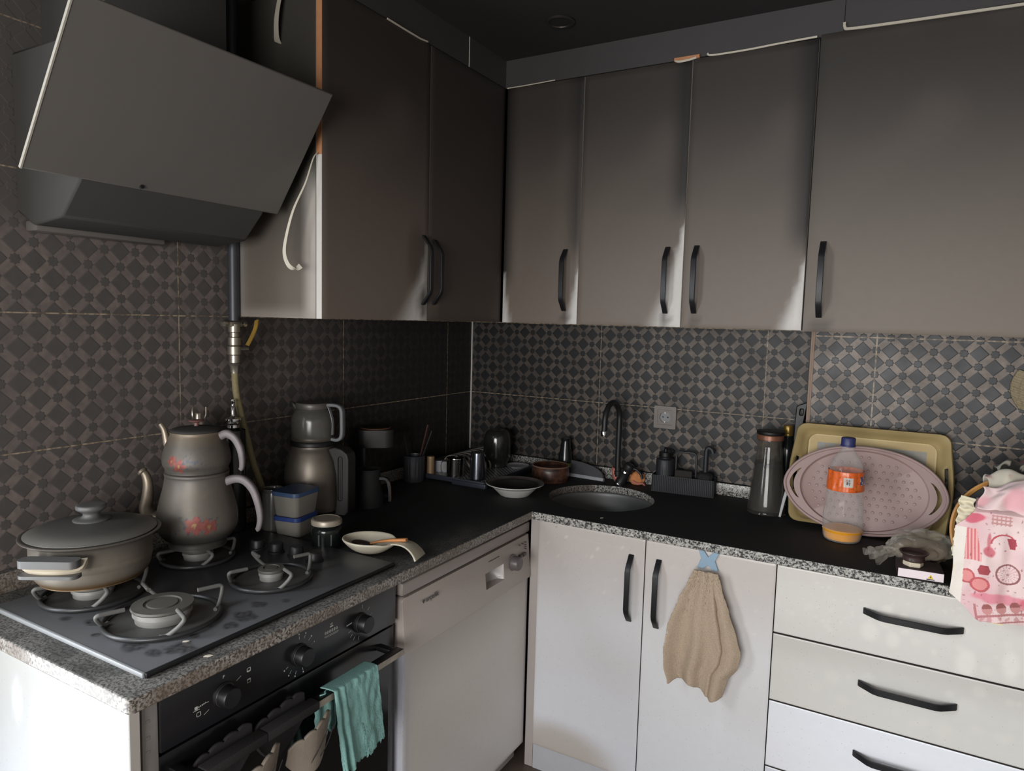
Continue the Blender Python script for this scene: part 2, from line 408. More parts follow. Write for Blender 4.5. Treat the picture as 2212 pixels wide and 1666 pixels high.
# ================================================================ the room
def wallpiece(bm, x0, x1, y0, y1, z0, z1): box(bm, x0, x1, y0, y1, z0, z1)
bm = B()
box(bm, -.1, 0, -2.22, .1, 0, 2.45); box(bm, -.1, 0, -4.3, -3.22, 0, 2.45); box(bm, -.1, 0, -3.22, -2.22, 2.15, 2.45)
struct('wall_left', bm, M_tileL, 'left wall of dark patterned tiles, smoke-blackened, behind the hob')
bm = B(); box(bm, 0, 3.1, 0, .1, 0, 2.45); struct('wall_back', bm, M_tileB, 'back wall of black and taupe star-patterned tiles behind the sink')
bm = B(); box(bm, 1.412, 3.0, -.12, 0, 0, 2.45); struct('wall_pier', bm, M_tileP, 'projecting tiled pier behind the two trays, cleaner than the walls')
bm = B(); box(bm, 3.0, 3.1, -4.3, 0, 0, 2.45); struct('wall_right', bm, M_wallpale, 'right wall behind the viewer')
bm = B(); box(bm, 0, .72, -4.3, -4.2, 0, 2.45); box(bm, 2.28, 3.0, -4.3, -4.2, 0, 2.45); box(bm, .72, 2.28, -4.3, -4.2, 0, .68); box(bm, .72, 2.28, -4.3, -4.2, 1.82, 2.45)
struct('wall_front', bm, M_wallpale, 'front wall behind the viewer with the unseen fill window')
bm = B(); box(bm, -.1, 3.1, -4.3, .1, -.1, 0); struct('floor', bm, M_floor, 'dark floor showing at the foot of the dishwasher')
bm = B(); box(bm, -.1, 3.1, -4.3, .1, 2.45, 2.55); struct('ceiling', bm, M_ceiling, 'soot-black ceiling')
def window(name, x0, x1, y0, y1, z0, z1, axis, label):
    bm = B(); e = .05
    if axis == 'x':
        for a, b_ in ((y0, y0 + e), (y1 - e, y1), ((y0 + y1) / 2 - .03, (y0 + y1) / 2 + .03)): box(bm, x0, x1, a, b_, z0, z1)
        box(bm, x0, x1, y0, y1, z1 - e, z1); box(bm, x0, x1, y0, y1, z0, z0 + e)
    else:
        for a, b_ in ((x0, x0 + e), (x1 - e, x1), ((x0 + x1) / 2 - .03, (x0 + x1) / 2 + .03)): box(bm, a, b_, y0, y1, z0, z1)
        box(bm, x0, x1, y0, y1, z1 - e, z1); box(bm, x0, x1, y0, y1, z0, z0 + e)
    struct(name, bm, M_pale, label)
window('window_1', -.045, -.01, -3.22, -2.22, 0, 2.15, 'x', 'white balcony door frame in the left wall')
window('window_fill', .72, 2.28, -4.25, -4.215, .68, 1.82, 'y', 'unseen white window frame in the front wall, widened to light the fronts')
bm = B(); box(bm, 0, .005, -.005, 0, .945, 1.51); struct('trim_1', bm, M_pale, 'pale grout bead up the tiled corner')
bm = B(); box(bm, 1.4065, 1.412, -.125, -.117, .9, 1.51); box(bm, 1.412, 1.4175, -.1235, -.12, .9, 1.51)
struct('trim_2', bm, mat('corner_bead_taupe', C(140, 116, 98), .6, var=.2), 'taupe corner bead down the edge of the tiled pier')
ZB, ZT = 1.512, 2.35
bm = B(); box(bm, .337, .357, -1.268, -.60, ZT + .004, 2.45); box(bm, .337, .357, -.597, -.357, ZT + .004, 2.45)
cl = struct('trim_3', bm, M_cornice, 'dark cornice board above the left wall cupboards')
bm = B(); box(bm, .3375, .358, -.600, -.597, ZT + .004, 2.45); struct('joint_strip', bm, M_pale, None, cl)
bm = B(); sweep(bm, [(.3625, -1.02, ZT + .001), (.3635, -.95, ZT - .001), (.363, -.87, ZT - .001), (.3625, -.832, ZT + .003)], rect(.003, .004)); struct('peeling_foil', bm, M_band, None, cl)
bm = B(); box(bm, .357, 1.466, -.357, -.337, ZT + .004, 2.45); box(bm, 1.468, 2.1, -.362, -.342, ZT + .004, 2.45)
cb = struct('trim_4', bm, M_cornice, 'dark cornice board above the back wall cupboards')
def foil(pts, w_, t_=.003): bm = B(); sweep(bm, spline(pts, 5), rect(t_, w_)); struct('peeling_foil', bm, M_band, None, cb)
foil([(1.085, -.366, ZT + .008), (1.10, -.366, ZT), (1.2, -.366, ZT - .001), (1.3, -.366, ZT + .002), (1.398, -.365, ZT + .004)], .005)
foil([(.985, -.367, ZT + .000), (1.0, -.372, ZT - .006), (1.03, -.370, ZT - .004), (1.05, -.366, ZT + .001)], .006)
foil([(.368, -.365, ZT + .001), (.45, -.365, ZT + .001), (.56, -.365, ZT + .003)], .003)
foil([(1.468, -.369, ZT + .029), (1.47, -.372, ZT + .015), (1.485, -.373, ZT + .008), (1.6, -.372, ZT + .004), (1.75, -.371, ZT + .001), (1.9, -.371, ZT - .002), (2.05, -.37, ZT - .002)], .007)
bm = B(); box(bm, .98, 1.06, -.3665, -.358, ZT - .0005, ZT + .0095); struct('torn_edge', bm, M_mdf, 'torn cornice edge showing bare brown board', cb)
t = thing('ceiling_light', 'round recessed light, soot-black, in the dark ceiling', 'ceiling light', (.678, -.577, 2.449))
bm = B(); lathe(bm, [(.034, -.001), (.036, -.005), (.043, -.006), (.046, -.003), (.046, 0)], 40); obj('rim', bm, mat('sooty_rim', C(60, 55, 53), .35, .6), t)
bm = B(); lathe(bm, [(0, -.002), (.036, -.002)], 40); obj('diffuser', bm, M_ash, t)

# ================================================================ wall cupboards
def slab(bm, x0, x1, z0, z1, yf, t_, colf, nx=20, nz=40, side=C(178, 173, 166), sideL=None):
    """door front: painted grid towards -y plus the four edges and the back"""
    L = TL(bm); us = [0, .002] + [i / nx * (x1 - x0) for i in range(1, nx)] + [x1 - x0 - .002, x1 - x0]; vs = [0, .002] + [j / nz * (z1 - z0) for j in range(1, nz)] + [z1 - z0 - .002, z1 - z0]; V = []
    for j, v in enumerate(vs):
        row = []
        for i, u in enumerate(us):
            e = .0012 if i in (0, len(us) - 1) or j in (0, len(vs) - 1) else 0
            q = bm.verts.new((x0 + u, yf + e, z0 + v)); q[L] = (*colf(u, v), 1); row.append(q)
        V.append(row)
    for j in range(len(vs) - 1):
        for i in range(len(us) - 1): bm.faces.new((V[j][i], V[j][i + 1], V[j + 1][i + 1], V[j + 1][i]))
    def strip(front, c):
        bk = []; f2 = []
        for q in front:
            n = bm.verts.new((q.co.x, yf + t_, q.co.z)); n[L] = (*c, 1); bk.append(n)
            n = bm.verts.new(q.co); n[L] = (*c, 1); f2.append(n)
        for i in range(len(front) - 1): bm.faces.new((f2[i], f2[i + 1], bk[i + 1], bk[i]))
    strip(V[0], side); strip(V[-1][::-1], side); strip([r[0] for r in V][::-1], sideL or side); strip([r[-1] for r in V], side)
    a = [bm.verts.new(p) for p in ((x0, yf + t_, z0), (x0, yf + t_, z1), (x1, yf + t_, z1), (x1, yf + t_, z0))]
    for q in a: q[L] = (*side, 1)
    bm.faces.new(a); return bm
def slabobj(name, x0, x1, z0, z1, yf, t_, colf, m, parent, **k):
    bm = B(); slab(bm, x0, x1, z0, z1, yf, t_, colf, **k); return obj(name, bm, m, parent)
def handle(parent, x, yf, ztop, L=.211, horiz=False, name='handle', out=.033, w_=.0165):
    """flat bent bar: foot, slanting leg, straight grip, leg, foot"""
    pts = [(0, 0), (.002, .004), (.034, out - .004), (.046, out), (L - .046, out), (L - .034, out - .004), (L - .002, .004), (L, 0)]
    bm = B()
    if horiz: sweep(bm, [(x + a, yf - b, ztop) for a, b in pts], rect(w_, .0065), (0, 0, 1))
    else: sweep(bm, [(x, yf - b, ztop - a) for a, b in pts], rect(w_, .0065), (1, 0, 0))
    return obj(name, bm, M_handle, parent, angle=25, mods=[('BEVEL', dict(width=.0012, segments=2, limit_method='ANGLE', angle_limit=R(50)))])
PALE = C(206, 203, 198)
def soot_front(W, H, pale=(), dark=(), tone=1., lo=(116, 105, 96), hi=(54, 49, 46), edge=None):
    """soot film, heavier towards the top, with clean wedges where a neighbour or handle sheltered the door
       pale: (edge, apex height, foot width[, power]); dark: (edge, z0, z1, width, strength)"""
    def f(u, v):
        k = v / H; c = mix(C(*lo), C(*hi), sst(-.05, .95, k)); c = mix(c, C(*[x * .93 for x in lo]), .25 * nz(u * 5, v * 5, 3)); c = tuple(x * tone for x in c)
        for e, z0, z1, wd, s in dark:
            d = u if e == 'L' else W - u
            a = sst(z0 - .06, z0 + .06, v) * (1 - sst(z1 - .06, z1 + .06, v)); c = mix(c, C(24, 22, 22), s * a * (1 - sst(0, wd, d)))
        for e, za, wd, *pw in pale:
            d = u if e == 'L' else W - u; p = pw[0] if pw else 1.3
            lim = wd * max(0, 1 - v / za) ** p + .0005 if v < za else 0
            if lim > 0: c = mix(c, PALE, (1 - sst(lim * .35, lim * 1.15 + .004, d)) * .95)
        if edge and W - u < .0008 and edge[0] < v < edge[1]: c = C(226, 222, 216)
        return c
    return f
def halo(f, zones):
    """clean or dark smears next to handle feet: (u, v, ru, rv, colour, strength)"""
    def g(u, v):
        c = f(u, v)
        for (a, b_, ru, rv, cc, s) in zones:
            d = math.hypot((u - a) / ru, (v - b_) / rv); c = mix(c, cc, s * (1 - sst(.45, 1, d)))
        return c
    return g
SM = C(70, 62, 56)
def carcass(t, x0, x1, d, z0, z1, m=M_blackmatt, name='carcass'):
    bm = B(); box(bm, x0, x1, -d, -.002, z0, z1, .001); return obj(name, bm, m, t)
H = ZT - ZB
# left wall cupboard (faces +x): local x runs along world y
t = thing('wall_cupboard', 'sooty two-door wall cupboard on the left wall beside the extractor hood', 'cupboard', (0, -1.268, ZB), 90, 'wall cupboards')
carcass(t, .019, 1.235, .339, .001, H - .001)
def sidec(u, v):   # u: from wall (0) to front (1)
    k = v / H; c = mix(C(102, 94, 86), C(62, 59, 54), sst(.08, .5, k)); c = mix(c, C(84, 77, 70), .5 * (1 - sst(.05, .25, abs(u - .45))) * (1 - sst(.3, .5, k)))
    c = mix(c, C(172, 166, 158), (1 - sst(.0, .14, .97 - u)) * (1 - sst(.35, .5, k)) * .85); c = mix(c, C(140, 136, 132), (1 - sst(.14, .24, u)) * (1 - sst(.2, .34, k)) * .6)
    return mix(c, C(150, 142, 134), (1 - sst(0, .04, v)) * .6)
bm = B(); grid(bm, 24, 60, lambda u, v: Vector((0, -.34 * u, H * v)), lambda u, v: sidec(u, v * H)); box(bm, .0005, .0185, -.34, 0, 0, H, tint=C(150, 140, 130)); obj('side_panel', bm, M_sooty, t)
W1 = .4555
f = halo(soot_front(W1, H, pale=[('R', .27, .16, 1.5)], tone=.92, lo=(116, 104, 96)), [(.428, .055, .03, .07, SM, .85), (.395, .2, .06, .13, SM, .5)])
d = slabobj('door', .0015, W1 - .0015, .001, H, -.361, .02, f, M_sooty, t); handle(d, W1 - .026, -.361, 1.7736 - ZB, L=.21)
bm = B(); box(bm, .0006, .0015, -.3605, -.3415, 0, .418); obj('edge_band', bm, M_pale, d)
bm = B(); box(bm, .0004, .0015, -.3605, -.3415, .418, H); obj('bare_edge', bm, M_mdf, d, ); d.children[-1]['label'] = 'bare orange-brown board where the edge band peeled off'
bm = B(); sweep(bm, spline([(-.001, -.351, .424), (-.018, -.350, .405), (-.04, -.345, .34), (-.062, -.325, .27), (-.068, -.305, .2), (-.066, -.298, .16), (-.058, -.306, .132), (-.046, -.318, .126), (-.038, -.326, .134)], 6), rect(.013, .0009), (.5, -.87, 0), scales=[.2 + .95 * (i / 48) ** 1.5 for i in range(49)])
obj('peeled_band', bm, M_band, d, smooth=True); d.children[-1]['label'] = 'cream edge band curling loose from the door'
f = halo(soot_front(.452, H, tone=.80, lo=(86, 77, 71), hi=(58, 53, 50)), [(.03, .055, .035, .07, C(110, 100, 92), .4)])
d = slabobj('door', W1 + .0015, .904, .001, H, -.361, .02, f, M_sooty, t, side=C(90, 84, 78)); handle(d, W1 + .03, -.361, 1.766 - ZB, L=.2)
bm = B(); sweep(bm, spline([(-.012, -.24, .86), (-.016, -.23, .82), (-.02, -.222, .77), (-.012, -.212, .73), (.0, -.205, .715)], 6), rect(.024, .0009), (.3, 1, 0)); obj('peeled_band', bm, M_band, t)

# back wall cupboards
t = thing('wall_cupboard', 'narrow one-door wall cupboard in the corner over the dish rack', 'cupboard', (.366, 0, ZB), 0, 'wall cupboards')
W = .671 - .366; carcass(t, 0, W, .339, .001, H - .001)
f = halo(soot_front(W, H, pale=[('L', .17, .035, 1.3), ('R', .2, .05, 1.2)], dark=[('L', .14, .95, .06, .85), ('R', .25, .95, .075, .7)], edge=(0, .8)), [(W - .048, .022, .022, .03, SM, .8)])
d = slabobj('door', .0015, W - .0015, .001, H, -.361, .02, f, M_sooty, t); handle(d, .6229 - .366 - .003, -.361, 1.7712 - ZB)
t = thing('wall_cupboard', 'two-door wall cupboard above the tap and socket, soot-streaked', 'cupboard', (.671, 0, ZB), 0, 'wall cupboards')
W = 1.4055 - .671; carcass(t, 0, W, .339, .001, H - .001); Wd = 1.039 - .671
f = halo(soot_front(Wd, H, pale=[('R', .34, .12, 1.25)], dark=[('R', .38, .95, .08, .9)], edge=(0, .80)), [(Wd - .055, .024, .024, .034, SM, .75), (Wd - .085, .18, .022, .12, C(110, 98, 88), .5)])
d = slabobj('door', .0015, Wd - .0015, .001, H, -.361, .02, f, M_sooty, t, side=C(214, 208, 200)); handle(d, .987 - .671, -.361, 1.7688 - ZB)
f = halo(soot_front(1.4055 - 1.039, H, pale=[('R', .22, .075, 1.3)], dark=[('R', .25, .95, .085, .92)], edge=(0, .84)), [(.043, .022, .02, .032, SM, .7)])
d = slabobj('door', Wd + .0015, W - .0015, .001, H, -.361, .02, f, M_sooty, t, side=C(208, 202, 196)); handle(d, 1.081 - .671, -.361, 1.7705 - ZB)
t = thing('wall_cupboard', 'wide sooty wall cupboard over the trays at the right', 'cupboard', (1.407, 0, ZB - .002), 0, 'wall cupboards')
W = .62; bm = B(); box(bm, 0, W, -.339, -.123, .001, H - .001, .001); obj('carcass', bm, M_blackmatt, t)
f = halo(soot_front(W, H + .012, lo=(115, 105, 95), hi=(51, 47, 44)), [(.046, .018, .028, .04, SM, .8), (.075, .12, .02, .13, SM, .35)])
d = slabobj('door', .0015, W - .0015, .001, H + .01, -.364, .02, f, M_sooty, t, side=C(170, 164, 158)); handle(d, .044, -.364, 1.771 - ZB + .002, L=.217)

# ================================================================ worktop, sink
HT = .9
wt = thing('worktop', 'L-shaped speckled granite worktop blackened with soot', 'worktop', (0, 0, 0))
bm = B(); outer = [(.002, -.002), (.002, -1.977), (.640, -1.977), (.648, -1.974), (.652, -1.966), (.652, -.618), (2.3, -.618), (2.3, -.122), (1.408, -.122), (1.408, -.002)]
SX, SY, SR = .768, -.312, .186
hole = [(SX + SR * cos(2 * PI * i / 64), SY + SR * sin(2 * PI * i / 64)) for i in range(64)]
plate(bm, outer, [hole], .0275, None, HT - .0275)
obj('slab', bm, M_granite, wt, angle=30, mods=[('BEVEL', dict(width=.0035, segments=3, limit_method='ANGLE', angle_limit=R(50)))])
bm = B(); box(bm, .021, 1.407, -.022, -.001, HT, HT + .045, .0015); struct('trim_6', bm, M_granite, 'granite skirting strip along the back of the worktop')
bm = B(); box(bm, .001, .021, -1.977, -.001, HT, HT + .045, .0015); struct('trim_7', bm, M_granite, 'granite skirting strip along the left wall')
t = thing('sink', 'round dull steel sink bowl set under the granite', 'sink', (SX, SY, .70))
bm = B(); lathe(bm, smooth_prof([(.022, .006), (.06, .008), (.12, .012), (.155, .03), (.176, .075), (.186, .13), (.19, .168), (.204, .170), (.204, .172)], 5), 64); obj('bowl', bm, M_sinksteel, t, mods=[('SOLIDIFY', dict(thickness=.0012, offset=1))])
bm = B(); lathe(bm, [(0, .004), (.018, .004), (.021, .009), (.026, .0095), (.028, .0075)], 32); obj('drain', bm, M_polish, t)

# ================================================================ base units
def base_front(lo, mid, hi, W, Hh, zones=()):
    def f(u, v):
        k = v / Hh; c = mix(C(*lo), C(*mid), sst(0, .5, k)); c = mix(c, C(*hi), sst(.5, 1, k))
        c = mix(c, C(*hi), .35 * max(0, nz(u * 4, v * 4, 1)))
        for (a, b_, ru, rv, cc, s) in zones:
            d = math.hypot((u - a) / ru, (v - b_) / rv); c = mix(c, cc, s * (1 - sst(.35, 1, d)))
        return c
    return f
YF = -.598
t = thing('sink_cabinet', 'white two-door base cabinet under the sink with a towel on it', 'cabinet', (.6675, 0, 0), 0, 'base cabinets')
W = 1.4131 - .6675; Wd = 1.0353 - .6675
bm = B()
for a, b_ in ((W - .017, W - .001),): box(bm, a, b_, -.575, -.03, .09, .87)
box(bm, .016, W - .017, -.575, -.03, .09, .106); box(bm, .016, W - .017, -.575, -.557, .80, .87); obj('carcass', bm, M_blackmatt, t)
random.seed(3)
def drops(n, W, z0, z1, r0=.003, r1=.007, c=C(226, 222, 216)):
    return [(random.uniform(.03, W - .03), random.uniform(z0, z1), *(2 * [random.uniform(r0, r1)]), c, .5) for _ in range(n)]
zz = [(.1, .02, .26, .11, C(186, 178, 170), .85), (.1, -.02, .3, .08, C(188, 180, 172), .5)] + drops(26, Wd, .55, .74, .003, .006)
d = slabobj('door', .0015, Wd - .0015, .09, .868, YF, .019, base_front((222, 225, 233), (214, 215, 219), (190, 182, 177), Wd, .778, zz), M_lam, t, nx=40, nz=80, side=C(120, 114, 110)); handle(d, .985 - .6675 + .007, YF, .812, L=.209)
bm = B(); sweep(bm, spline([(.065, YF - .0004, .868), (.065, YF - .0004, .848), (.073, YF - .0004, .838), (.1, YF - .0004, .834), (.30, YF - .0004, .826), (.318, YF - .0004, .828), (.322, YF - .0004, .84)], 4), rect(.0014, .0008), (0, 0, 1)); obj('clear_film_edge', bm, M_pale, d)
zz = drops(30, Wd, .5, .76, .003, .006) + [(.24, .2, .03, .2, C(228, 230, 236), .35)]
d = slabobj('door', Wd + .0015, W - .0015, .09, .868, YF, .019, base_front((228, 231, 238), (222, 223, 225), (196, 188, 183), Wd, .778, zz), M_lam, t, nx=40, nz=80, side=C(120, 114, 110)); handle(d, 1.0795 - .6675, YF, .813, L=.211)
bm = B(); box(bm, .0, W, -.590, -.57, 0, .086); obj('plinth', bm, M_plinth, t)
bm = B(); box(bm, .637, .6665, -.5915, -.56, .002, .87); struct('trim_5', bm, mat('filler_strip', C(176, 168, 164), .4, var=.05), 'narrow pale filler strip between dishwasher and sink cabinet')
t = thing('drawer_unit', 'white drawer unit under the right end of the worktop, splash-marked', 'drawers', (1.4131, 0, 0), 0, 'base cabinets')
W = .66; bm = B(); box(bm, .001, W, -.577, -.125, .09, .868); obj('carcass', bm, M_blackmatt, t)
box_ = [(.6745, .866, (212, 209, 204), (215, 212, 207), (209, 205, 199)), (.478, .6695, (214, 212, 207), (211, 209, 204), (198, 195, 190)), (.2815, .4735, (238, 240, 246), (238, 240, 246), (234, 237, 243)), (.09, .277, (224, 228, 234), (224, 228, 234), (220, 224, 232))]
for i, (z0, z1, lo, md, hi) in enumerate(box_):
    zz = []
    if i == 0: zz = drops(60, W, .06, .18, .003, .006) + [(*q[:5], .35) for q in drops(16, W, .01, .12, .008, .018)] + [(.272, .128, .018, .016, C(228, 224, 216), .8), (.31, .118, .014, .012, C(228, 224, 216), .8), (.236, .06, .03, .035, C(226, 224, 218), .8), (.29, .05, .022, .03, C(226, 224, 218), .7), (.45, .03, .03, .05, C(228, 225, 219), .8), (.54, .05, .025, .05, C(228, 225, 219), .8)]
    if i == 1: zz = [(*q[:5], .35) for q in drops(24, W, .02, .17, .008, .03, C(220, 217, 211))]
    d = slabobj('drawer', .0015, W - .0015, z0, z1, YF, .019, base_front(lo, md, hi, W, z1 - z0, zz), M_lam, t, nx=130, nz=40, side=C(110, 104, 100)); handle(d, 1.6345 - 1.4131, YF, (.788, .59, .394, .19)[i], L=.218, horiz=True, w_=.0165)
bm = B(); box(bm, .0, W, -.585, -.57, 0, .086); obj('plinth', bm, M_plinth, t)
t = thing('end_panel', 'bright white end panel under the near end of the worktop', 'panel', (0, -1.966, 0))
zz = [(u, v, ru, rv, C(182, 184, 187), .6) for u, v, ru, rv in ((.33, .74, .03, .09), (.42, .70, .025, .1), (.47, .68, .02, .1), (.26, .78, .02, .06), (.52, .72, .02, .05))]
slabobj('board', .012, .632, .0, .871, 0, .018, base_front((160, 166, 178), (166, 169, 174), (150, 149, 146), .62, .871, zz), M_lam, t, nx=50, nz=50, side=C(178, 172, 166))

# ================================================================ oven (faces +x)
OW = .641
t = thing('oven', 'built-in black oven with three knobs under the hob', 'oven', (0, -1.92, 0), 90)
bm = B(); box(bm, .002, OW - .002, -.60, -.05, .105, .868); obj('body', bm, M_blackmatt, t)
bm = B(); box(bm, .012, OW - .001, -.626, -.601, .7625, .868, .002); pan = obj('control_panel', bm, M_oven, t)
def knob(x, z, parent):
    bm = B(); M = Matrix.Translation((x, -.626, z)) @ Matrix.Rotation(R(90), 4, 'X'); lathe(bm, [(0, -.001), (.0235, -.001), (.0235, .003), (.0208, .005), (.0198, .025), (.018, .0275), (0, .0278)], 40, M=M)
    k = obj('knob', bm, M_blackplastic, parent); bm = B(); lathe(bm, [(.0208, .0062), (.0212, .0068), (.0207, .0074)], 40, M=M); obj('knob_ring', bm, mat('dull_ring', C(60, 58, 56), .4), k); return k
for x in (.138, .324, .511): knob(x, .811, t)
bm = B(); yp = -.6262
def mk(x0, x1, z0, z1): box(bm, x0, x1, yp - .0003, yp, z0, z1)
def sq(x, z, s=.0085):
    q = .0009
    mk(x - s / 2, x + s / 2, z - s / 2, z - s / 2 + q); mk(x - s / 2, x + s / 2, z + s / 2 - q, z + s / 2); mk(x - s / 2, x - s / 2 + q, z - s / 2, z + s / 2); mk(x + s / 2 - q, x + s / 2, z - s / 2, z + s / 2)
def ray_(x, z, a, r0, r1, w_=.0009):
    d = Vector((cos(R(a)), 0, sin(R(a)))); n = Vector((-sin(R(a)), 0, cos(R(a)))); c = Vector((x, yp - .0003, z))
    vs = [bm.verts.new(c + d * p + n * s * w_ / 2) for p, s in ((r0, -1), (r1, -1), (r1, 1), (r0, 1))]; bm.faces.new(vs)
def marks(): 
    global bm
    obj('dial_markings', bm, M_mark, pan, smooth=False); bm = B()
sq(.086, .798); sq(.196, .834); mk(.193, .199, .8305, .8325); sq(.196, .812); mk(.193, .199, .8135, .8155)
ray_(.138, .811, 205, .034, .046); ray_(.138, .811, 178, .031, .044); ray_(.138, .811, 25, .032, .044); mk(.078, .084, .8085, .8145); mk(.075, .088, .8065, .8075)
for i in range(5): mk(.0855 + i * .0035, .0875 + i * .0035, .810 + i * .0004, .8125 + i * .0004)
mk(.1375, .1384, .842, .848); mk(.1384, .1408, .847, .848); mk(.1400, .1410, .845, .848); mk(.1384, .1408, .8445, .8455)     # P
marks()
for a in (90, 65, 38, 15, 205, 230, 255, 285): ray_(.324, .811, a, .033, .040); c0 = (.324 + .044 * cos(R(a)), .811 + .044 * sin(R(a))); mk(c0[0] - .0012, c0[0] + .0012, c0[1] - .0015, c0[1] + .0015)
marks()
for a in (80, 40, 12, -5, 195, 215, 235, 262): ray_(.511, .811, a, .032, .041)
for i in range(5): mk(.466 + i * .0035, .468 + i * .0035, .818 + i * .0003, .8205 + i * .0003)
marks()
for i in range(6):
    x = .398 + i * .0068; mk(x, x + .0009, .824, .831); mk(x + .003, x + .0039, .824, .831); mk(x, x + .0039, .830, .831); mk(x, x + .0039, .824, .825)
mk(.396, .440, .8195, .8203); mk(.398, .438, .8170, .8176); mk(.413, .423, .836, .838); sq(.418, .842, .005)
obj('timer_markings', bm, M_mark, pan, smooth=False)
bm = B(); box(bm, .012, OW - .001, -.62, -.60, .12, .754, .002); dr = obj('door', bm, M_ovendoor, t)
bm = B(); box(bm, .02, OW - .02, -.6206, -.6195, .10 + .04, .66, 0); 
obj('window', bm, mat('oven_window', C(14, 14, 16), .1, var=.1), dr)
bm = B(); box(bm, .018, .598, -.686, -.664, .712, .7275, .0015); hd = obj('handle', bm, M_blackplastic, t)
bm = B(); box(bm, .0185, .5975, -.6868, -.686, .7128, .7268); obj('handle_face', bm, mat('satin_silver', C(178, 168, 152), .4, .5, soot=.5), hd)
for x in (.03, .575): bm = B(); box(bm, x, x + .018, -.666, -.619, .7135, .726, .002); obj('handle_bracket', bm, M_blackplastic, t)
bm = B(); box(bm, -.018, .0105, -.622, -.60, .105, .868, .0008)
for z, r in ((.86, .004), (.83, .003), (.80, .0035), (.775, .003)): box(bm, -.012, -.005, -.6228, -.6215, z - r, z + r)
st = obj('side_strip', bm, M_metalstrip, t); st['label'] = 'rust-spotted metal strip beside the oven panel'
# ================================================================ dishwasher (faces +x)
DW = .668
t = thing('dishwasher', 'white freestanding dishwasher with grime, between oven and sink cabinet', 'dishwasher', (0, -1.262, 0), 90)
bm = B(); box(bm, .004, DW - .004, -.60, -.05, .02, .80, .004, tint=C(190, 184, 180)); obj('body', bm, M_enamel, t)
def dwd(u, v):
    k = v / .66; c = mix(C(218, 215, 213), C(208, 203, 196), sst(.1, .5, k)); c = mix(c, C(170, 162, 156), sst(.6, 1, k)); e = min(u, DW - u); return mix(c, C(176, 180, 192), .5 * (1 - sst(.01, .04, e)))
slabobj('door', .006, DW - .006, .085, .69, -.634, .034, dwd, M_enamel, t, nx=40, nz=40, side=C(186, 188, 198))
px0, px1, pz0, pz1 = .002, DW - .002, .672, .818
bm = B(); out = rrect(px0, px1, pz0, pz1, .012); hx0, hx1, hz0, hz1 = .372, .478, .722, .770
plate(bm, out, [[(hx0, hz0), (hx1, hz0), (hx1, hz1), (hx0, hz1)]], .046, XZ(-.606))
L = TL(bm)
for v in bm.verts:
    v[L] = (*mix(C(158, 147, 141), C(178, 168, 162), sst(.8, .68, v.co.z)), 1)
    e = min(v.co.x - px0, px1 - v.co.x)
    if v.co.y < -.64: v.co.y += .012 * (1 - sst(0, .03, e)) + .010 * sst(.70, .815, v.co.z)
cp = obj('control_panel', bm, M_enamel, t, angle=30, mods=[('BEVEL', dict(width=.003, segments=2, limit_method='ANGLE', angle_limit=R(50)))])
bm = B(); grid(bm, 16, 12, lambda u, v: Vector((hx0 + (hx1 - hx0) * u, -.646 + .055 * sin(PI * min(1, u * 1.0)) ** .35 * sin(PI * (.08 + .84 * v)) ** .5, hz0 + (hz1 - hz0) * v)), lambda u, v: mix(C(150, 140, 136), C(198, 194, 192), u)); hr = obj('handle_recess', bm, M_enamel, cp)
M0 = Matrix.Translation((.535, -.644, .757)) @ Matrix.Rotation(R(90), 4, 'X'); bm = B(); lathe(bm, [(0, 0), (.027, 0), (.027, .003), (.023, .005), (.0215, .026), (.019, .029), (0, .029)], 36, M=M0); obj('dial', bm, mat('grey_dial', C(96, 90, 90), .4, var=.1), t)
for x in (.577, .601): bm = B(); box(bm, x, x + .019, -.650, -.64, .757, .768, .002); obj('button', bm, mat('grey_button', C(84, 78, 76), .4), t)
bm = B()
for x, z in ((.583, .797), (.603, .797), (.623, .797), (.6235, .789), (.624, .782), (.6245, .775)): box(bm, x, x + .004, -.6445, -.63, z, z + .003)
for i in range(7): box(bm, .40 + i * .009, .405 + i * .009, -.6415, -.63, .797, .7985)
obj('indicator_lights', bm, M_greymark, cp)
bm = B(); box(bm, .0, DW, -.655, -.09, .8225, .857, .006, tint=C(138, 129, 124))
for v in bm.verts:
    e = min(v.co.x, DW - v.co.x)
    if v.co.y < -.6 and e < .02: v.co.y += .022
obj('top', bm, M_enamel, t)
def text_mesh(name, s, size, M, m, parent):
    cu_ = bpy.data.curves.new(name, 'FONT'); cu_.body = s; cu_.size = size; cu_.extrude = .0003; o = bpy.data.objects.new(name, cu_); col.objects.link(o)
    dg = bpy.context.evaluated_depsgraph_get(); me = bpy.data.meshes.new_from_object(o.evaluated_get(dg)); bpy.data.objects.remove(o); bpy.data.curves.remove(cu_)
    me.transform(M); me.materials.append(m); o = bpy.data.objects.new(name, me); col.objects.link(o); o.parent = parent; return o
lg = text_mesh('logo', 'arçelik', .021, Matrix.Translation((.085, -.6425, .783)) @ Matrix.Rotation(R(90), 4, 'X'), M_greymark, cp)
bm = B(); prism(bm, [(0, -.006), (.005, .001), (.004, .005), (.0015, .0055), (0, .004), (-.0015, .0055), (-.004, .005), (-.005, .001)], .0006, Matrix.Translation((.075, -.6423, .788)) @ Matrix.Rotation(R(90), 4, 'X')); obj('logo_mark', bm, M_greymark, cp)

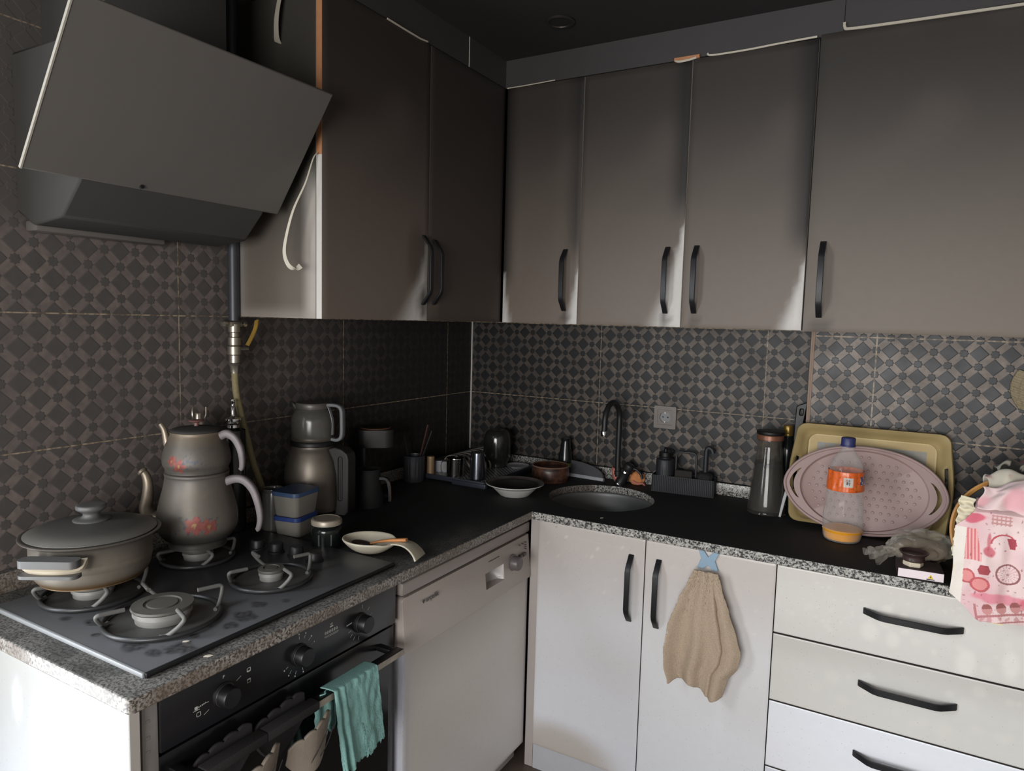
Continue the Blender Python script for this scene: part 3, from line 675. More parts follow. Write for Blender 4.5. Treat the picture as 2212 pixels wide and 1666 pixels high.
# ================================================================ extractor hood
HY0, HY1 = -1.914, -1.312
t = thing('extractor_hood', 'large slanted black extractor hood on the left wall above the hob, grey with soot', 'extractor hood', (0, HY1, 1.69), 90)
HW = HY1 - HY0; X0 = -HW       # local x from -HW..0
bm = B(); a = Vector((0, -.25, 1.777 - 1.69)); b_ = Vector((0, -.444, 2.052 - 1.69)); n = Vector((0, -(b_.z - a.z), b_.y - a.y)).normalized(); n = n if n.y < 0 else -n
def pane(bm, x0, x1, p0, p1, nrm, th):
    q = [Vector((x, p.y, p.z)) for x, p in ((x0, p0), (x1, p0), (x1, p1), (x0, p1))]
    A = [bm.verts.new(v) for v in q]; D = [bm.verts.new(v - nrm * th) for v in q]
    bm.faces.new(A); bm.faces.new(D[::-1])
    for i in range(4): bm.faces.new((A[i], A[(i + 1) % 4], D[(i + 1) % 4], D[i]))
pane(bm, X0, 0, a, b_, n, .008); obj('glass_panel', bm, M_hoodglass, t, mods=[('BEVEL', dict(width=.003, segments=3))])
bm = B(); pane(bm, X0 - .0012, X0 + .002, a + n * .0012, b_ + n * .0012, n, .007); obj('glass_edge', bm, mat('ground_glass_edge', C(150, 144, 134), .3, var=.05), t)
bm = B(); prism(bm, [(.002, .035), (-.06, .006), (-.17, .018), (-.236, .083), (-.40, .33), (-.30, .37), (.0, .37)][::-1], HW - .145, Matrix(((0, 0, 1, X0 + .11), (1, 0, 0, 0), (0, 1, 0, 0), (0, 0, 0, 1))))
for v in bm.verts: v.co.y = min(v.co.y, -.001)
obj('body', bm, M_hoodbody, t, angle=25, mods=[('BEVEL', dict(width=.006, segments=2, limit_method='ANGLE', angle_limit=R(20)))])
bm = B(); box(bm, X0 + .12, X0 + .42, -.052, -.006, -.004, .02, .006); obj('light_strip', bm, mat('hood_light_cover', C(96, 92, 88), .4, var=.06), t)
bm = B(); box(bm, X0 + .17, X0 + .46, -.24, -.001, .37, .758, .002); obj('chimney', bm, M_hoodbody, t)
bm = B(); M0 = Matrix.Translation((X0 + .23, -.252 + .0, .094)) @ Matrix.Rotation(R(90), 4, 'X'); lathe(bm, [(0, 0), (.004, 0), (.004, .006), (0, .006)], 16, M=Matrix.Translation(n * .002) @ M0); obj('button', bm, M_blackplastic, t)

# ================================================================ gas pipe
t = thing('gas_pipe', 'dark vertical gas pipe with valve and yellowish hose on the left wall', 'gas pipe', (.04, -1.2615 - .004, 0))
t.location.y = -1.283; PX, PY = 0, 0
bm = B(); tube(bm, [(0, 0, 1.50), (0, 0, 2.448)], .0155, 20); obj('pipe', bm, M_pipe, t)
bm = B(); box(bm, -.035, .012, -.02, .02, 1.483, 1.497, .003); tube(bm, [(.004, -.034, 1.49), (.004, .034, 1.49)], .004, 8); tube(bm, [(.004, -.036, 1.49), (.004, -.028, 1.49)], .0075, 6); tube(bm, [(.004, .028, 1.49), (.004, .036, 1.49)], .0075, 6); obj('clamp', bm, M_nickel, t)
bm = B(); lathe(bm, [(0, 1.49), (.016, 1.49), (.0165, 1.468), (.013, 1.466), (.0135, 1.455), (.017, 1.452), (.017, 1.432), (.014, 1.43), (.0185, 1.427), (.0185, 1.405), (.015, 1.402), (.0155, 1.382), (.018, 1.379), (.013, 1.372), (.011, 1.352), (0, 1.352)], 20); tube(bm, [(.012, .0, 1.422), (.012, .036, 1.421)], .005, 8); obj('valve', bm, M_nickel, t, angle=30)
bm = B(); sweep(bm, spline([(.014, .032, 1.43), (.018, .045, 1.455), (.018, .058, 1.48), (.012, .068, 1.502)], 4), rect(.014, .003), (1, 0, 0)); obj('lever', bm, M_brassy, t)
bm = B(); tube(bm, spline([(0, 0, 1.36), (0, .004, 1.30), (.002, .016, 1.24), (.006, .032, 1.17), (.012, .050, 1.09), (.02, .075, 1.01), (.03, .088, .95), (.035, .09, .912)], 8), .0098, 14); obj('hose', bm, M_hose, t)

# ================================================================ hob
HX0, HX1, HB0, HB1 = .097, .607, -1.922, -1.268
t = thing('gas_hob', 'black glass gas hob dusted grey with soot, near end of worktop', 'hob', (HX0, HB0, HT))
stains = [(.300, .145, .022), (.395, .12, .030), (.36, .06, .014), (.44, .075, .020), (.34, .075, .014), (.52, .10, .034), (.475, .045, .022), (.51, .225, .014), (.555, .255, .040), (.548, .36, .012), (.535, .05, .012), (.21, .05, .02), (.49, .31, .02), (.56, .155, .016), (.29, .03, .012)]
stains = [(.245, .068, .024), (.300, .038, .012), (.36, .058, .020), (.405, .048, .027), (.455, .052, .020), (.478, .088, .034), (.455, .135, .014), (.475, .20, .022), (.462, .245, .034), (.44, .30, .022), (.47, .345, .014), (.39, .215, .022), (.44, .175, .012), (.25, .135, .012), (.18, .045, .016)]
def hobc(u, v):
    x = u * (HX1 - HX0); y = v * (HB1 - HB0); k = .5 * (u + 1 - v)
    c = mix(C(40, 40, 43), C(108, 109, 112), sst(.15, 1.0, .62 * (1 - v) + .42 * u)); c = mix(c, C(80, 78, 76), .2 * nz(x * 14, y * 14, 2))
    for i, (a, b_, r) in enumerate(stains):
        d = math.hypot(x - a, (y - b_) * 1.2); w_ = r * (1 + .45 * nz(x * 55, y * 55, i * 3.1)); k2 = 1 - sst(.6 * w_, w_, d)
        if k2 > 0: c = mix(c, C(34, 34, 36), k2 * (.62 + .5 * nz(x * 130, y * 130, i)))
    return c
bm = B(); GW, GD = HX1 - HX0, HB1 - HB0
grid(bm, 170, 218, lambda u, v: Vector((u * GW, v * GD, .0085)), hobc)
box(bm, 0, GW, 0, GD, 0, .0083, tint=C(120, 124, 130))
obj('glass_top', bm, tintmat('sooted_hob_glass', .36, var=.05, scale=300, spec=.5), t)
bm = B(); box(bm, GW - .002, GW + .006, 0, GD, .0002, .0095, .002); obj('front_trim', bm, M_blackplastic, t)
bm = B(); box(bm, 0, GW, -.004, .003, .0002, .0095, .002); obj('side_trim', bm, mat('brushed_side_trim', C(150, 152, 154), .5, .2), t)
burners = [('front_left', .437, -1.775, .057, .108), ('front_right', .447, -1.512, .029, .090), ('back_left', .205, -1.782, .043, .098), ('back_right', .187, -1.515, .037, .085)]
for nme, x, y, rc, rr in burners:
    lx, ly = x - HX0, y - HB0; bm = B()
    lathe(bm, [(rr * .93, .0086), (rr * .95, .0105), (rr * .86, .0112), (0, .0118)], 48, at=(lx, ly, 0)); bn = obj('burner', bm, mat('burner_dish', C(74, 73, 70), .5, var=.2), t)
    k = 1.25 if rc > .05 else 1.0
    bm = B(); lathe(bm, [(rc * .88, .0115), (rc * .90, .0115 + .010 * k), (rc * .96, .0125 + .010 * k), (rc * .96, .0125 + .019 * k), (0, .0125 + .0195 * k)], 56, at=(lx, ly, 0)); obj('burner_head', bm, M_burner, bn)
    bm = B(); z = .0125 + .0195 * k; lathe(bm, [(rc * .98, z - .002), (rc * 1.02, z + .001), (rc * 1.0, z + .005), (rc * .62, z + .0065), (rc * .58, z + .004), (rc * .52, z + .004), (rc * .48, z + .006), (0, z + .0065)], 56, at=(lx, ly, 0)); obj('burner_cap', bm, M_cap, bn)
for x, y in ((.305, -1.372), (.367, -1.362), (.437, -1.367), (.245, -1.38)):
    bm = B(); lathe(bm, [(0, .0086), (.022, .0086), (.022, .0115), (.0185, .013), (.0175, .03), (.0155, .033), (0, .033)], 32, at=(x - HX0, y - HB0, 0)); obj('knob', bm, M_darksteel, t)
# wire pan supports: a ring and four bent arms
def support(x, y, rr, a0, label, zt=.040):
    s = thing('pan_support', label, 'pan support', (x, y, HT + .0087), a0, 'wire pan supports on the hob')
    bm = B(); rw = .0050; ring = [(rr * cos(2 * PI * i / 56), rr * sin(2 * PI * i / 56), .0062) for i in range(56)]; tube(bm, ring, rw, 10, True); obj('ring', bm, M_iron, s)
    for i in range(4):
        a = PI / 2 * i; ca, sa = cos(a), sin(a)
        def P(r, tn, z): return (r * ca - tn * sa, r * sa + tn * ca, z)
        w2 = rr * .17
        bm = B(); tube(bm, spline([P(rr * .84, -w2 * 2.0, .006), P(rr * .93, -w2 * 1.5, .0075), P(rr * 1.05, -w2 * .7, zt * .55), P(rr * 1.11, -w2 * .15, zt - .005), P(rr * 1.08, 0, zt - .0005), P(rr * 1.0, w2 * .05, zt), P(rr * .66, w2 * .2, zt)], 5), rw * .85, 10)
        obj('arm', bm, M_wire_dusty, s)
    return s
support(.437, -1.775, .106, -15, 'wire pan support round the biggest burner, front left of the hob, empty')
support(.447, -1.512, .088, -15, 'wire pan support round the small burner, front right of the hob, empty')
support(.205, -1.782, .096, -15, 'wire pan support under the lidded pot')
support(.187, -1.515, .083, -15, 'wire pan support under the double teapot', .034)

# ================================================================ lidded pot
ZP = HT + .0087 + .044
t = thing('cooking_pot', 'wide lidded steel pot with grey side handles on the back left burner', 'pot', (.200, -1.778, ZP)); t.scale = (.95, .95, .95)
def potc(a, z, r): return mix(C(106, 84, 58), mix(C(126, 118, 107), C(98, 92, 85), sst(.05, .095, z)), sst(.008, .02, z))
bm = B(); lathe(bm, fine(smooth_prof([(0, 0), (.095, 0), (.104, .002), (.113, .012), (.119, .03), (.121, .06), (.122, .088), (.127, .094), (.139, .099), (.1395, .1025), (.131, .1015), (.118, .09), (.112, .02), (0, .01)], 3), .006), 72, colf=potc); obj('body', bm, M_alu, t)
for a in (-58, 122):
    bm = B(); q = R(a); M0 = Matrix.Rotation(q, 4, 'Z')
    for z0, z1 in ((.073, .089), (.051, .058)): prism(bm, rrect(.138, .172, -.060, .060, .014), z1 - z0, M0 @ Matrix.Translation((0, 0, z0)))
    hd = obj('handle', bm, M_graybake, t, mods=[('BEVEL', dict(width=.003, segments=2, limit_method='ANGLE', angle_limit=R(45)))])
    bm = B(); sweep(bm, [M0 @ Vector(p) for p in spline([(.118, .047, .072), (.132, .054, .077), (.145, .050, .0655), (.157, .02, .0655), (.157, -.02, .0655), (.145, -.050, .0655), (.132, -.054, .077), (.118, -.047, .072)], 4)], rect(.016, .012)); obj('handle_bracket', bm, M_cream if a < 0 else M_steelsoot, hd)
def lidc(a, z, r): return mix(C(84, 83, 80), C(118, 115, 109), sst(.09, .13, r))
bm = B(); lathe(bm, [(r, z * .8 + .101) for r, z in fine(smooth_prof([(.125, -.004), (.127, .002), (.131, .004), (.128, .0065), (.115, .014), (.085, .025), (.045, .032), (0, .034)], 3), .006)], 72, colf=lidc); ld = obj('lid', bm, M_alu, t)
bm = B(); lathe(bm, [(r, z + .094) for r, z in smooth_prof([(.037, .0325), (.036, .036), (.022, .039), (.0175, .044), (.018, .050), (.027, .056), (.031, .060), (.0305, .066), (.026, .0685), (0, .0685)], 3)], 40); obj('knob', bm, M_graybake, ld)
# ================================================================ double teapot
def flower(c, a, z, R0, fa, fz, s, k0=0.):
    dx = (a - fa) * R0; dz = z - fz; r = math.hypot(dx, dz); p = math.atan2(dz, dx) + k0
    lim = s * (.42 + .58 * abs(cos(2.5 * p)) ** .7)
    if r < lim: c = mix(C(124, 62, 58), C(146, 88, 80), r / s); 
    if r < s * .22: c = C(150, 122, 84)
    elif r < lim and r > lim * .93: c = mix(c, C(120, 52, 50), .6)
    return c
def leafy(c, a, z, R0, fa, fz, L_, an):
    dx = (a - fa) * R0; dz = z - fz; x = dx * cos(an) + dz * sin(an); y = -dx * sin(an) + dz * cos(an)
    if 0 < x < L_ and abs(abs(y) - .16 * L_ * sin(PI * x / L_)) < .0009: c = mix(c, C(74, 78, 90), .8)
    return c
def ang(d): return R(d)
def wrap(a): return a if a < PI else a - 2 * PI
KX, KY = .188, -1.514; ZK = HT + .0087 + .0375
t = thing('kettle', 'larger lower kettle of the double teapot, with red flower print', 'kettle', (KX, KY, ZK), 30)
def kc(a, z, r):
    a = wrap(a); c = mix(C(72, 69, 65), C(108, 102, 94), sst(.03, .06, z)); c = mix(c, C(98, 93, 88), sst(.14, .18, z))
    if abs(z - .0485) < .0012 or abs(z - .1775) < .001: c = C(84, 80, 76)
    f0 = ang(-66)
    for an, L_ in ((2.6, .05), (3.4, .055), (.4, .05), (.0, .045), (1.5, .03), (5.9, .04)): c = leafy(c, a, z, .09, f0, .066, L_, an)
    c = flower(c, a, z, .09, f0 - .08, .072, .023); c = flower(c, a, z, .09, f0 + .26, .066, .020, .6); return c
bm = B(); lathe(bm, fine(smooth_prof([(0, 0), (.060, 0), (.066, .003), (.067, .018), (.078, .024), (.09, .042), (.0935, .062), (.0925, .085), (.086, .115), (.077, .15), (.0735, .172), (.0745, .182), (.071, .186), (.06, .186), (0, .184)], 4), .0028), 220, colf=kc); obj('body', bm, M_alu, t, angle=60)
bm = B(); tube(bm, spline([(-.085, 0, .062), (-.112, 0, .064), (-.128, 0, .085), (-.124, 0, .115), (-.122, 0, .148), (-.128, 0, .172), (-.138, 0, .182)], 6), .015, 18, scales=[1.35 - .85 * i / 36 + (.25 if i > 32 else 0) for i in range(37)]); obj('spout', bm, mat('tarnished_spout', C(150, 138, 122), .42, .6, var=.15), t)
bm = B(); sweep(bm, spline([(.070, 0, .160), (.095, 0, .168), (.118, 0, .163), (.138, 0, .140), (.150, 0, .105), (.155, 0, .070), (.151, 0, .045), (.146, 0, .040)], 5), rrect(-.010, .010, -.0095, .0095, .006, 3), (0, 1, 0), scales=[1.15 - .55 * i / 35 for i in range(36)]); M_lav = mat('lavender_grey_handle', C(126, 118, 120), .5, var=.15, soot=.3); obj('handle', bm, M_lav, t)
t = thing('teapot', 'smaller flower-printed teapot standing on the lower kettle', 'teapot', (KX, KY, ZK + .1865), 30)
def tc(a, z, r):
    a = wrap(a); c = mix(C(98, 93, 86), C(122, 109, 93), sst(.06, .1, z)); c = mix(c, C(88, 84, 80), 1 - sst(.0, .012, z))
    if abs(z - .006) < .001: c = C(84, 80, 76)
    f0 = ang(-96)
    for an, L_ in ((.3, .05), (.8, .04), (0., .06), (2.8, .02)): c = leafy(c, a, z, .077, f0, .026, L_, an)
    c = flower(c, a, z, .077, f0, .024, .017); c = flower(c, a, z, .077, f0 - .25, .036, .014, .5); return c
bm = B(); lathe(bm, fine(smooth_prof([(0, 0), (.068, 0), (.0715, .003), (.073, .010), (.078, .022), (.0775, .040), (.0725, .060), (.0645, .080), (.059, .092), (.0585, .098), (.055, .0985), (0, .0985)], 4), .0028), 200, colf=tc); obj('body', bm, M_alu, t, angle=60)
bm = B(); tube(bm, spline([(-.066, 0, .058), (-.072, 0, .064), (-.0755, 0, .082), (-.080, 0, .1), (-.088, 0, .113)], 5), .0085, 14, scales=[1.3 - .6 * i / 20 for i in range(21)]); obj('spout', bm, mat('tarnished_spout_small', C(150, 138, 122), .42, .6, var=.15), t)
bm = B(); sweep(bm, spline([(.056, 0, .085), (.074, 0, .093), (.092, 0, .084), (.105, 0, .062), (.111, 0, .035), (.111, 0, .012), (.107, 0, .004)], 5), rrect(-.010, .010, -.0095, .0095, .006, 3), (0, 1, 0), scales=[1.15 - .6 * i / 30 for i in range(31)]); obj('handle', bm, M_lav, t)
bm = B(); lathe(bm, smooth_prof([(.058, .0985), (.0585, .102), (.049, .106), (.02, .110), (0, .111)], 3), 48); ld = obj('lid', bm, M_hoodbody, t)
bm = B(); lathe(bm, smooth_prof([(.006, .109), (.005, .118), (.0155, .122), (.0165, .125), (0, .1265)], 3), 24); obj('knob', bm, mat('dusky_pink_knob', C(120, 86, 82), .5, var=.2), ld)

# ================================================================ things along the left wall
def bottle(name, label, cat, x, y, prof, m, group=None, n=40): 
    t = thing(name, label, cat, (x, y, HT), 0, group); bm = B(); lathe(bm, smooth_prof(prof, 3), n); obj('body', bm, m, t); return t
t = bottle('oil_dispenser', 'tall dark pump bottle with chrome neck behind the teapot', 'bottle', .058, -1.305, [(0, 0), (.03, 0), (.033, .004), (.033, .235), (.030, .25), (.016, .262), (.0145, .275), (.0, .275)], M_darkglass)
bm = B(); lathe(bm, [(.0175, .262), (.0175, .268), (.0155, .27), (.017, .273), (.0155, .277), (.024, .281), (.024, .2845), (.010, .287), (.006, .290), (.006, .312), (.0045, .314), (.0045, .322), (.006, .324), (.006, .330), (0, .332)], 28); obj('pump', bm, M_chrome, t); t.scale = (1, 1, 1.15)
t = thing('bottle', 'squat dark bottle with a metal clip stopper behind the teapot lid', 'bottle', (.045, -1.405, HT))
bm = B(); lathe(bm, smooth_prof([(0, 0), (.03, 0), (.032, .01), (.031, .20), (.018, .235), (.0145, .26), (.015, .30), (0, .30)], 3), 32); obj('body', bm, M_darkglass, t)
bm = B(); lathe(bm, [(.0165, .296), (.0165, .304), (.011, .308), (.009, .322), (.010, .326), (0, .326)], 20); tube(bm, spline([(0, -.014, .304), (.004, -.02, .320), (0, -.016, .340), (0, -.004, .336)], 4), .002, 6); tube(bm, spline([(0, .012, .304), (.004, .02, .318), (0, .024, .338)], 4), .002, 6); obj('stopper', bm, M_nickel, t); t.scale = (1, 1, 1.08)
# electric tea kettle with glass teapot on top
EX, EY = .108, -1.052
t = thing('electric_kettle', 'steel electric kettle with a black handle column under the glass teapot', 'kettle', (EX, EY, HT), 18); t.scale = (1, 1, 1.17)
bm = B(); lathe(bm, smooth_prof([(0, 0), (.083, 0), (.086, .006), (.086, .018), (.08, .02)], 2), 48); obj('base', bm, M_blackplastic, t)
bm = B(); lathe(bm, smooth_prof([(.080, .020), (.0855, .024), (.086, .06), (.0855, .11), (.081, .145), (.071, .172), (.063, .185), (.062, .192), (.0645, .196), (.0, .196)], 4), 64); obj('body', bm, M_steelsoot, t)
bm = B(); lathe(bm, [(.0655, .190), (.068, .192), (.068, .200), (.0655, .203), (0, .203)], 48); obj('lid_ring', bm, M_blackplastic, t)
bm = B(); pr = [(.062, .185), (.085, .19), (.108, .185), (.126, .174), (.130, .16), (.130, .022), (.122, .012), (.086, .012), (.092, .06), (.089, .12), (.082, .15)]; prism(bm, pr, .056, Matrix(((1, 0, 0, 0), (0, 0, -1, .028), (0, 1, 0, 0), (0, 0, 0, 1)))); obj('handle', bm, mat('sooty_black_handle', C(44, 41, 41), .55, var=.15), t, mods=[('BEVEL', dict(width=.007, segments=3, limit_method='ANGLE', angle_limit=R(40)))])
bm = B(); box(bm, .098, .112, -.0285, -.026, .05, .168, .006); obj('handle_slot', bm, M_ash, t)
t = thing('glass_teapot', 'sooty glass teapot with grey loop handle on the electric kettle', 'teapot', (EX, EY, HT + .2032 * 1.17), 18); t.scale = (1, 1, .93)
bm = B(); lathe(bm, smooth_prof([(0, .002), (.058, .002), (.062, .006), (.065, .022), (.0655, .05), (.064, .072), (.058, .09), (.050, .102), (.0475, .106)], 4), 56); obj('glass_body', bm, M_smokedglass, t)
bm = B(); lathe(bm, [(.0615, 0), (.0625, 0), (.064, .002), (.064, .011), (.0625, .012)], 48); obj('steel_band', bm, M_steelsoot, t)
bm = B(); lathe(bm, [(.048, .104), (.0505, .106), (.0515, .112), (.0515, .123), (.050, .125), (0, .1255)], 48); obj('lid', bm, mat('grey_lid_rim', C(92, 88, 84), .4, .3), t)
bm = B(); prism(bm, [(-.046, .108), (-.064, .121), (-.062, .110), (-.052, .100)], .02, Matrix(((1, 0, 0, 0), (0, 0, -1, .01), (0, 1, 0, 0), (0, 0, 0, 1)))); obj('spout', bm, M_smokedglass, t)
bm = B(); sweep(bm, spline([(.048, 0, .118), (.066, 0, .119), (.086, 0, .116), (.096, 0, .104), (.098, 0, .07), (.098, 0, .03), (.094, 0, .012), (.082, 0, .004), (.064, 0, .006)], 5), rrect(-.011, .011, -.0055, .0055, .004, 3), (0, 1, 0)); obj('handle', bm, mat('dusty_grey_handle', C(108, 110, 112), .5, var=.12), t)
bm = B(); sweep(bm, spline([(.052, 0, .112), (.060, 0, .09), (.0665, 0, .06), (.066, 0, .02)], 4), rect(.012, .002), (0, 1, 0)); obj('handle_strip', bm, M_grey, t)
# storage tubs, jar
def tub(x, y, z, w_, d_, h_, lid, label, cm, rz, food=None):
    t = thing('storage_tub', label, 'food container', (x, y, z), rz, 'stacked storage tubs')
    bm = B(); q = [(rrect(-w_ / 2 * k, w_ / 2 * k, -d_ / 2 * k, d_ / 2 * k, .014), zz) for k, zz in ((.86, 0), (.9, .003), (1., h_))]
    rings = [[bm.verts.new((a, b_, zz)) for a, b_ in p] for p, zz in q]
    for a, b_ in zip(rings, rings[1:]):
        for i in range(len(a)): bm.faces.new((a[i], a[(i + 1) % len(a)], b_[(i + 1) % len(a)], b_[i]))
    bm.faces.new(rings[0][::-1]); obj('tub', bm, cm, t)
    if food: bm = B(); box(bm, -w_ * .36, w_ * .36, -d_ * .36, d_ * .36, .004, h_ * .62, .008); obj('food', bm, food, t)
    bm = B(); prism(bm, rrect(-w_ / 2 * 1.05, w_ / 2 * 1.05, -d_ / 2 * 1.05, d_ / 2 * 1.05, .016), .012, None, h_); obj('lid', bm, lid, t, mods=[('BEVEL', dict(width=.003, segments=2, limit_method='ANGLE', angle_limit=R(50)))])
    return t
tub(.205, -1.212, HT, .084, .10, .046, M_deepblue, 'bottom tub of the stack beside the jar, with deep blue rim', M_tub, 12, M_white)
tub(.205, -1.212, HT + .0585, .088, .105, .058, M_bluelid, 'top tub of the stack beside the jar, blue lid and tan contents', M_tub, 8, M_tan)
t = thing('glass_jar', 'tall empty glass jar behind the stacked tubs, beside the teapot', 'jar', (.135, -1.232, HT)); bm = B(); lathe(bm, smooth_prof([(0, .0), (.03, 0), (.032, .004), (.032, .105), (.028, .116), (.029, .124), (.027, .124), (.0255, .114), (.029, .10), (.029, .006), (0, .004)], 3), 36); obj('glass', bm, M_smokedglass, t)
t = thing('jar', 'squat glass jar with dark contents and pale metal lid beside the spoon rest', 'jar', (.360, -1.248, HT))
bm = B(); lathe(bm, smooth_prof([(0, 0), (.036, 0), (.040, .004), (.0405, .045), (.038, .054), (.034, .058), (.0345, .068), (0, .068)], 3), 44); obj('glass', bm, M_darkglass, t)
bm = B(); box(bm, -.018, .018, -.0412, -.038, .012, .042); 
for v in bm.verts: v.co.y = -math.sqrt(max(0, .0412 ** 2 - v.co.x ** 2)) if v.co.y < -.04 else v.co.y
bm.transform(Matrix.Rotation(R(38), 4, 'Z')); obj('label', bm, mat('grey_paper_label', C(70, 72, 70), .7), t)
bm = B(); lathe(bm, [(.0385, .062), (.0405, .063), (.041, .072), (.039, .0765), (.034, .078), (.033, .0765), (0, .0765)], 44); obj('lid', bm, mat('pale_tin_lid', C(166, 156, 140), .4, .3, var=.15, soot=.3), t)
# spoon rest and wooden spoon
t = thing('spoon_rest', 'cream ceramic spoon rest with a handle bending over the worktop edge', 'spoon rest', (.492, -1.225, HT), 14)
def srest(u, v):
    a = 2 * PI * u; r = v; x = .074 * r * cos(a); y = .060 * r * sin(a); z = .004 + .036 * r ** 2.6
    x0 = x
    if r > .7 and cos(a) > .55: k = sst(.55, .85, cos(a)) * sst(.7, 1, r); z -= .004 * k
    return Vector((x, y, z))
bm = B(); grid(bm, 48, 14, srest); bmesh.ops.remove_doubles(bm, verts=bm.verts[:], dist=.0003); obj('bowl', bm, M_ceram, t, mods=[('SOLIDIFY', dict(thickness=.006, offset=0)), ('SUBSURF', dict(levels=1, render_levels=1))])
bm = B(); hp = spline([(.055, 0, .030), (.075, 0, .0365), (.10, 0, .037), (.120, 0, .030), (.135, 0, .017), (.143, 0, .004)], 5); sc_ = [.75 + .2 * i / 25 for i in range(26)]
sweep(bm, hp, rrect(-.032, .032, -.003, .003, .0028, 3), (0, 1, 0), scales=[.55 + .45 * i / 25 for i in range(26)]); obj('handle', bm, M_ceram, t)
t = thing('wooden_spoon', 'scorched wooden spoon lying in the cream spoon rest', 'spoon', (.492, -1.225, HT), 14)
bm = B(); lathe(bm, smooth_prof([(0, -.006), (.012, -.005), (.019, 0), (.016, .003), (0, .001)], 3), 24, M=Matrix.Translation((-.022, 0, .022)) @ Matrix.Rotation(R(8), 4, 'Y') @ Matrix.Scale(1.55, 4, (1, 0, 0))); obj('bowl', bm, M_char, t)
bm = B(); sweep(bm, [(.003, 0, .026), (.03, 0, .034), (.06, 0, .041), (.105, 0, .047)], rrect(-.0055, .0055, -.0035, .0035, .003, 3), (0, 1, 0), scales=[.8, .9, 1.05, 1.2]); obj('handle', bm, M_wood, t)
# coffee pot, coffee machine, utensil pot
t = thing('coffee_pot', 'black coffee pot with copper-edged handle in front of the coffee machine', 'coffee pot', (.172, -.868, HT), 22)
bm = B(); lathe(bm, smooth_prof([(0, 0), (.046, 0), (.05, .004), (.049, .03), (.041, .07), (.038, .11), (.040, .122), (.036, .122), (.034, .11), (.037, .07), (0, .01)], 3), 44); obj('body', bm, M_blackmatt, t)
bm = B(); hp = spline([(.036, 0, .092), (.055, 0, .093), (.066, 0, .085), (.072, 0, .06), (.074, 0, .03), (.073, 0, .018)], 5); sweep(bm, hp, rect(.014, .008), (0, 1, 0)); h_ = obj('handle', bm, M_blackplastic, t)
bm = B(); sweep(bm, [(p.x + .0042, p.y - .004, p.z) for p in hp[10:]], rect(.003, .0016), (0, 1, 0)); obj('copper_edge', bm, M_copper, h_)
t = thing('coffee_machine', 'black box-shaped coffee machine against the left wall in the dark', 'coffee machine', (.085, -.735, HT), 40)
bm = B(); prism(bm, rrect(-.062, .062, -.062, .062, .022), .012); obj('base', bm, M_blackplastic, t)
bm = B(); prism(bm, [(-.058, -.052), (-.03, -.060), (-.03, .060), (-.058, .052)], .22, None, .012); obj('column', bm, mat('charcoal_machine_side', C(34, 36, 38), .5), t, mods=[('BEVEL', dict(width=.012, segments=3, limit_method='ANGLE', angle_limit=R(40)))])
bm = B(); prism(bm, rrect(-.060, .062, -.062, .062, .03), .062, None, .172); obj('head', bm, mat('machine_head', C(40, 37, 37), .5), t, mods=[('BEVEL', dict(width=.005, segments=2, limit_method='ANGLE', angle_limit=R(50)))])
bm = B(); ring = [(.052 * cos(2 * PI * i / 48), .052 * sin(2 * PI * i / 48), .2355) for i in range(48)]; tube(bm, ring, .0018, 8, True); obj('copper_ring', bm, M_copper, t)
bm = B(); lathe(bm, [(.05, .234), (.048, .238), (0, .239)], 40); obj('lid', bm, M_blackplastic, t)
t = thing('utensil_pot', 'ribbed black utensil pot left of the dish rack', 'utensil pot', (.078, -.505, HT))
bm = B(); n = 120; pr = [(0, .002), (.037, 0), (.039, .004), (.040, .096), (.041, .1), (.038, .1), (.037, .094), (.035, .006), (0, .005)]; lathe(bm, fine(pr, .02), n)
for v in bm.verts:
    r = math.hypot(v.co.x, v.co.y)
    if .0385 < r < .0402 and .012 < v.co.z < .088: k = 1 - .03 * (1 if cos(18 * math.atan2(v.co.y, v.co.x)) > 0 else 0); v.co.x *= k; v.co.y *= k
obj('pot', bm, mat('charcoal_ribbed_plastic', C(48, 50, 54), .45, var=.1), t)
for nm, lab, a, b_, m in (('wooden_spatula', 'reddish wooden utensil handle standing in the ribbed pot', (.0, .012, .02), (.035, .04, .215), mat('dark_red_wood', C(62, 38, 32), .6)), ('kitchen_ladle', 'dark utensil handle leaning right in the ribbed pot', (.008, -.002, .02), (.062, .03, .195), M_darksteel), ('kitchen_turner', 'thin dark utensil handle leaning left in the ribbed pot', (-.01, 0, .02), (-.035, -.02, .19), M_darksteel)):
    q = thing(nm, lab, 'utensil', (.078, -.505, HT)); bm = B(); sweep(bm, [a, Vector(a).lerp(Vector(b_), .5), b_], rrect(-.006, .006, -.0025, .0025, .002, 2), scales=[.7, .85, 1.2]); obj('handle', bm, m, q)

# ================================================================ dish rack corner
t = thing('dish_rack', 'black dish rack with chequered deck in the dark corner by the sink', 'dish rack', (.075, -.46, HT))
def chequer():
    m, b, g = newmat('chequered_drainer_deck', .35); n = g.n.new('ShaderNodeTexChecker'); g.l.new(g.obj(), n.inputs[0]); n.inputs['Scale'].default_value = 105; n.inputs[1].default_value = (*C(188, 190, 192), 1); n.inputs[2].default_value = (*C(12, 12, 13), 1)
    g.l.new(n.outputs[0], b.inputs['Base Color']); return m
bm = B(); box(bm, .006, .289, .006, .389, .014, .0185); obj('deck', bm, chequer(), t, smooth=False)
bm = B(); M_rack = mat('slate_plastic', C(52, 56, 66), .4, var=.1)
box(bm, 0, .295, 0, .007, .006, .024, .002); box(bm, 0, .295, .388, .395, .006, .024, .002); box(bm, 0, .007, 0, .395, .006, .024, .002); box(bm, .288, .295, 0, .395, .006, .024, .002)
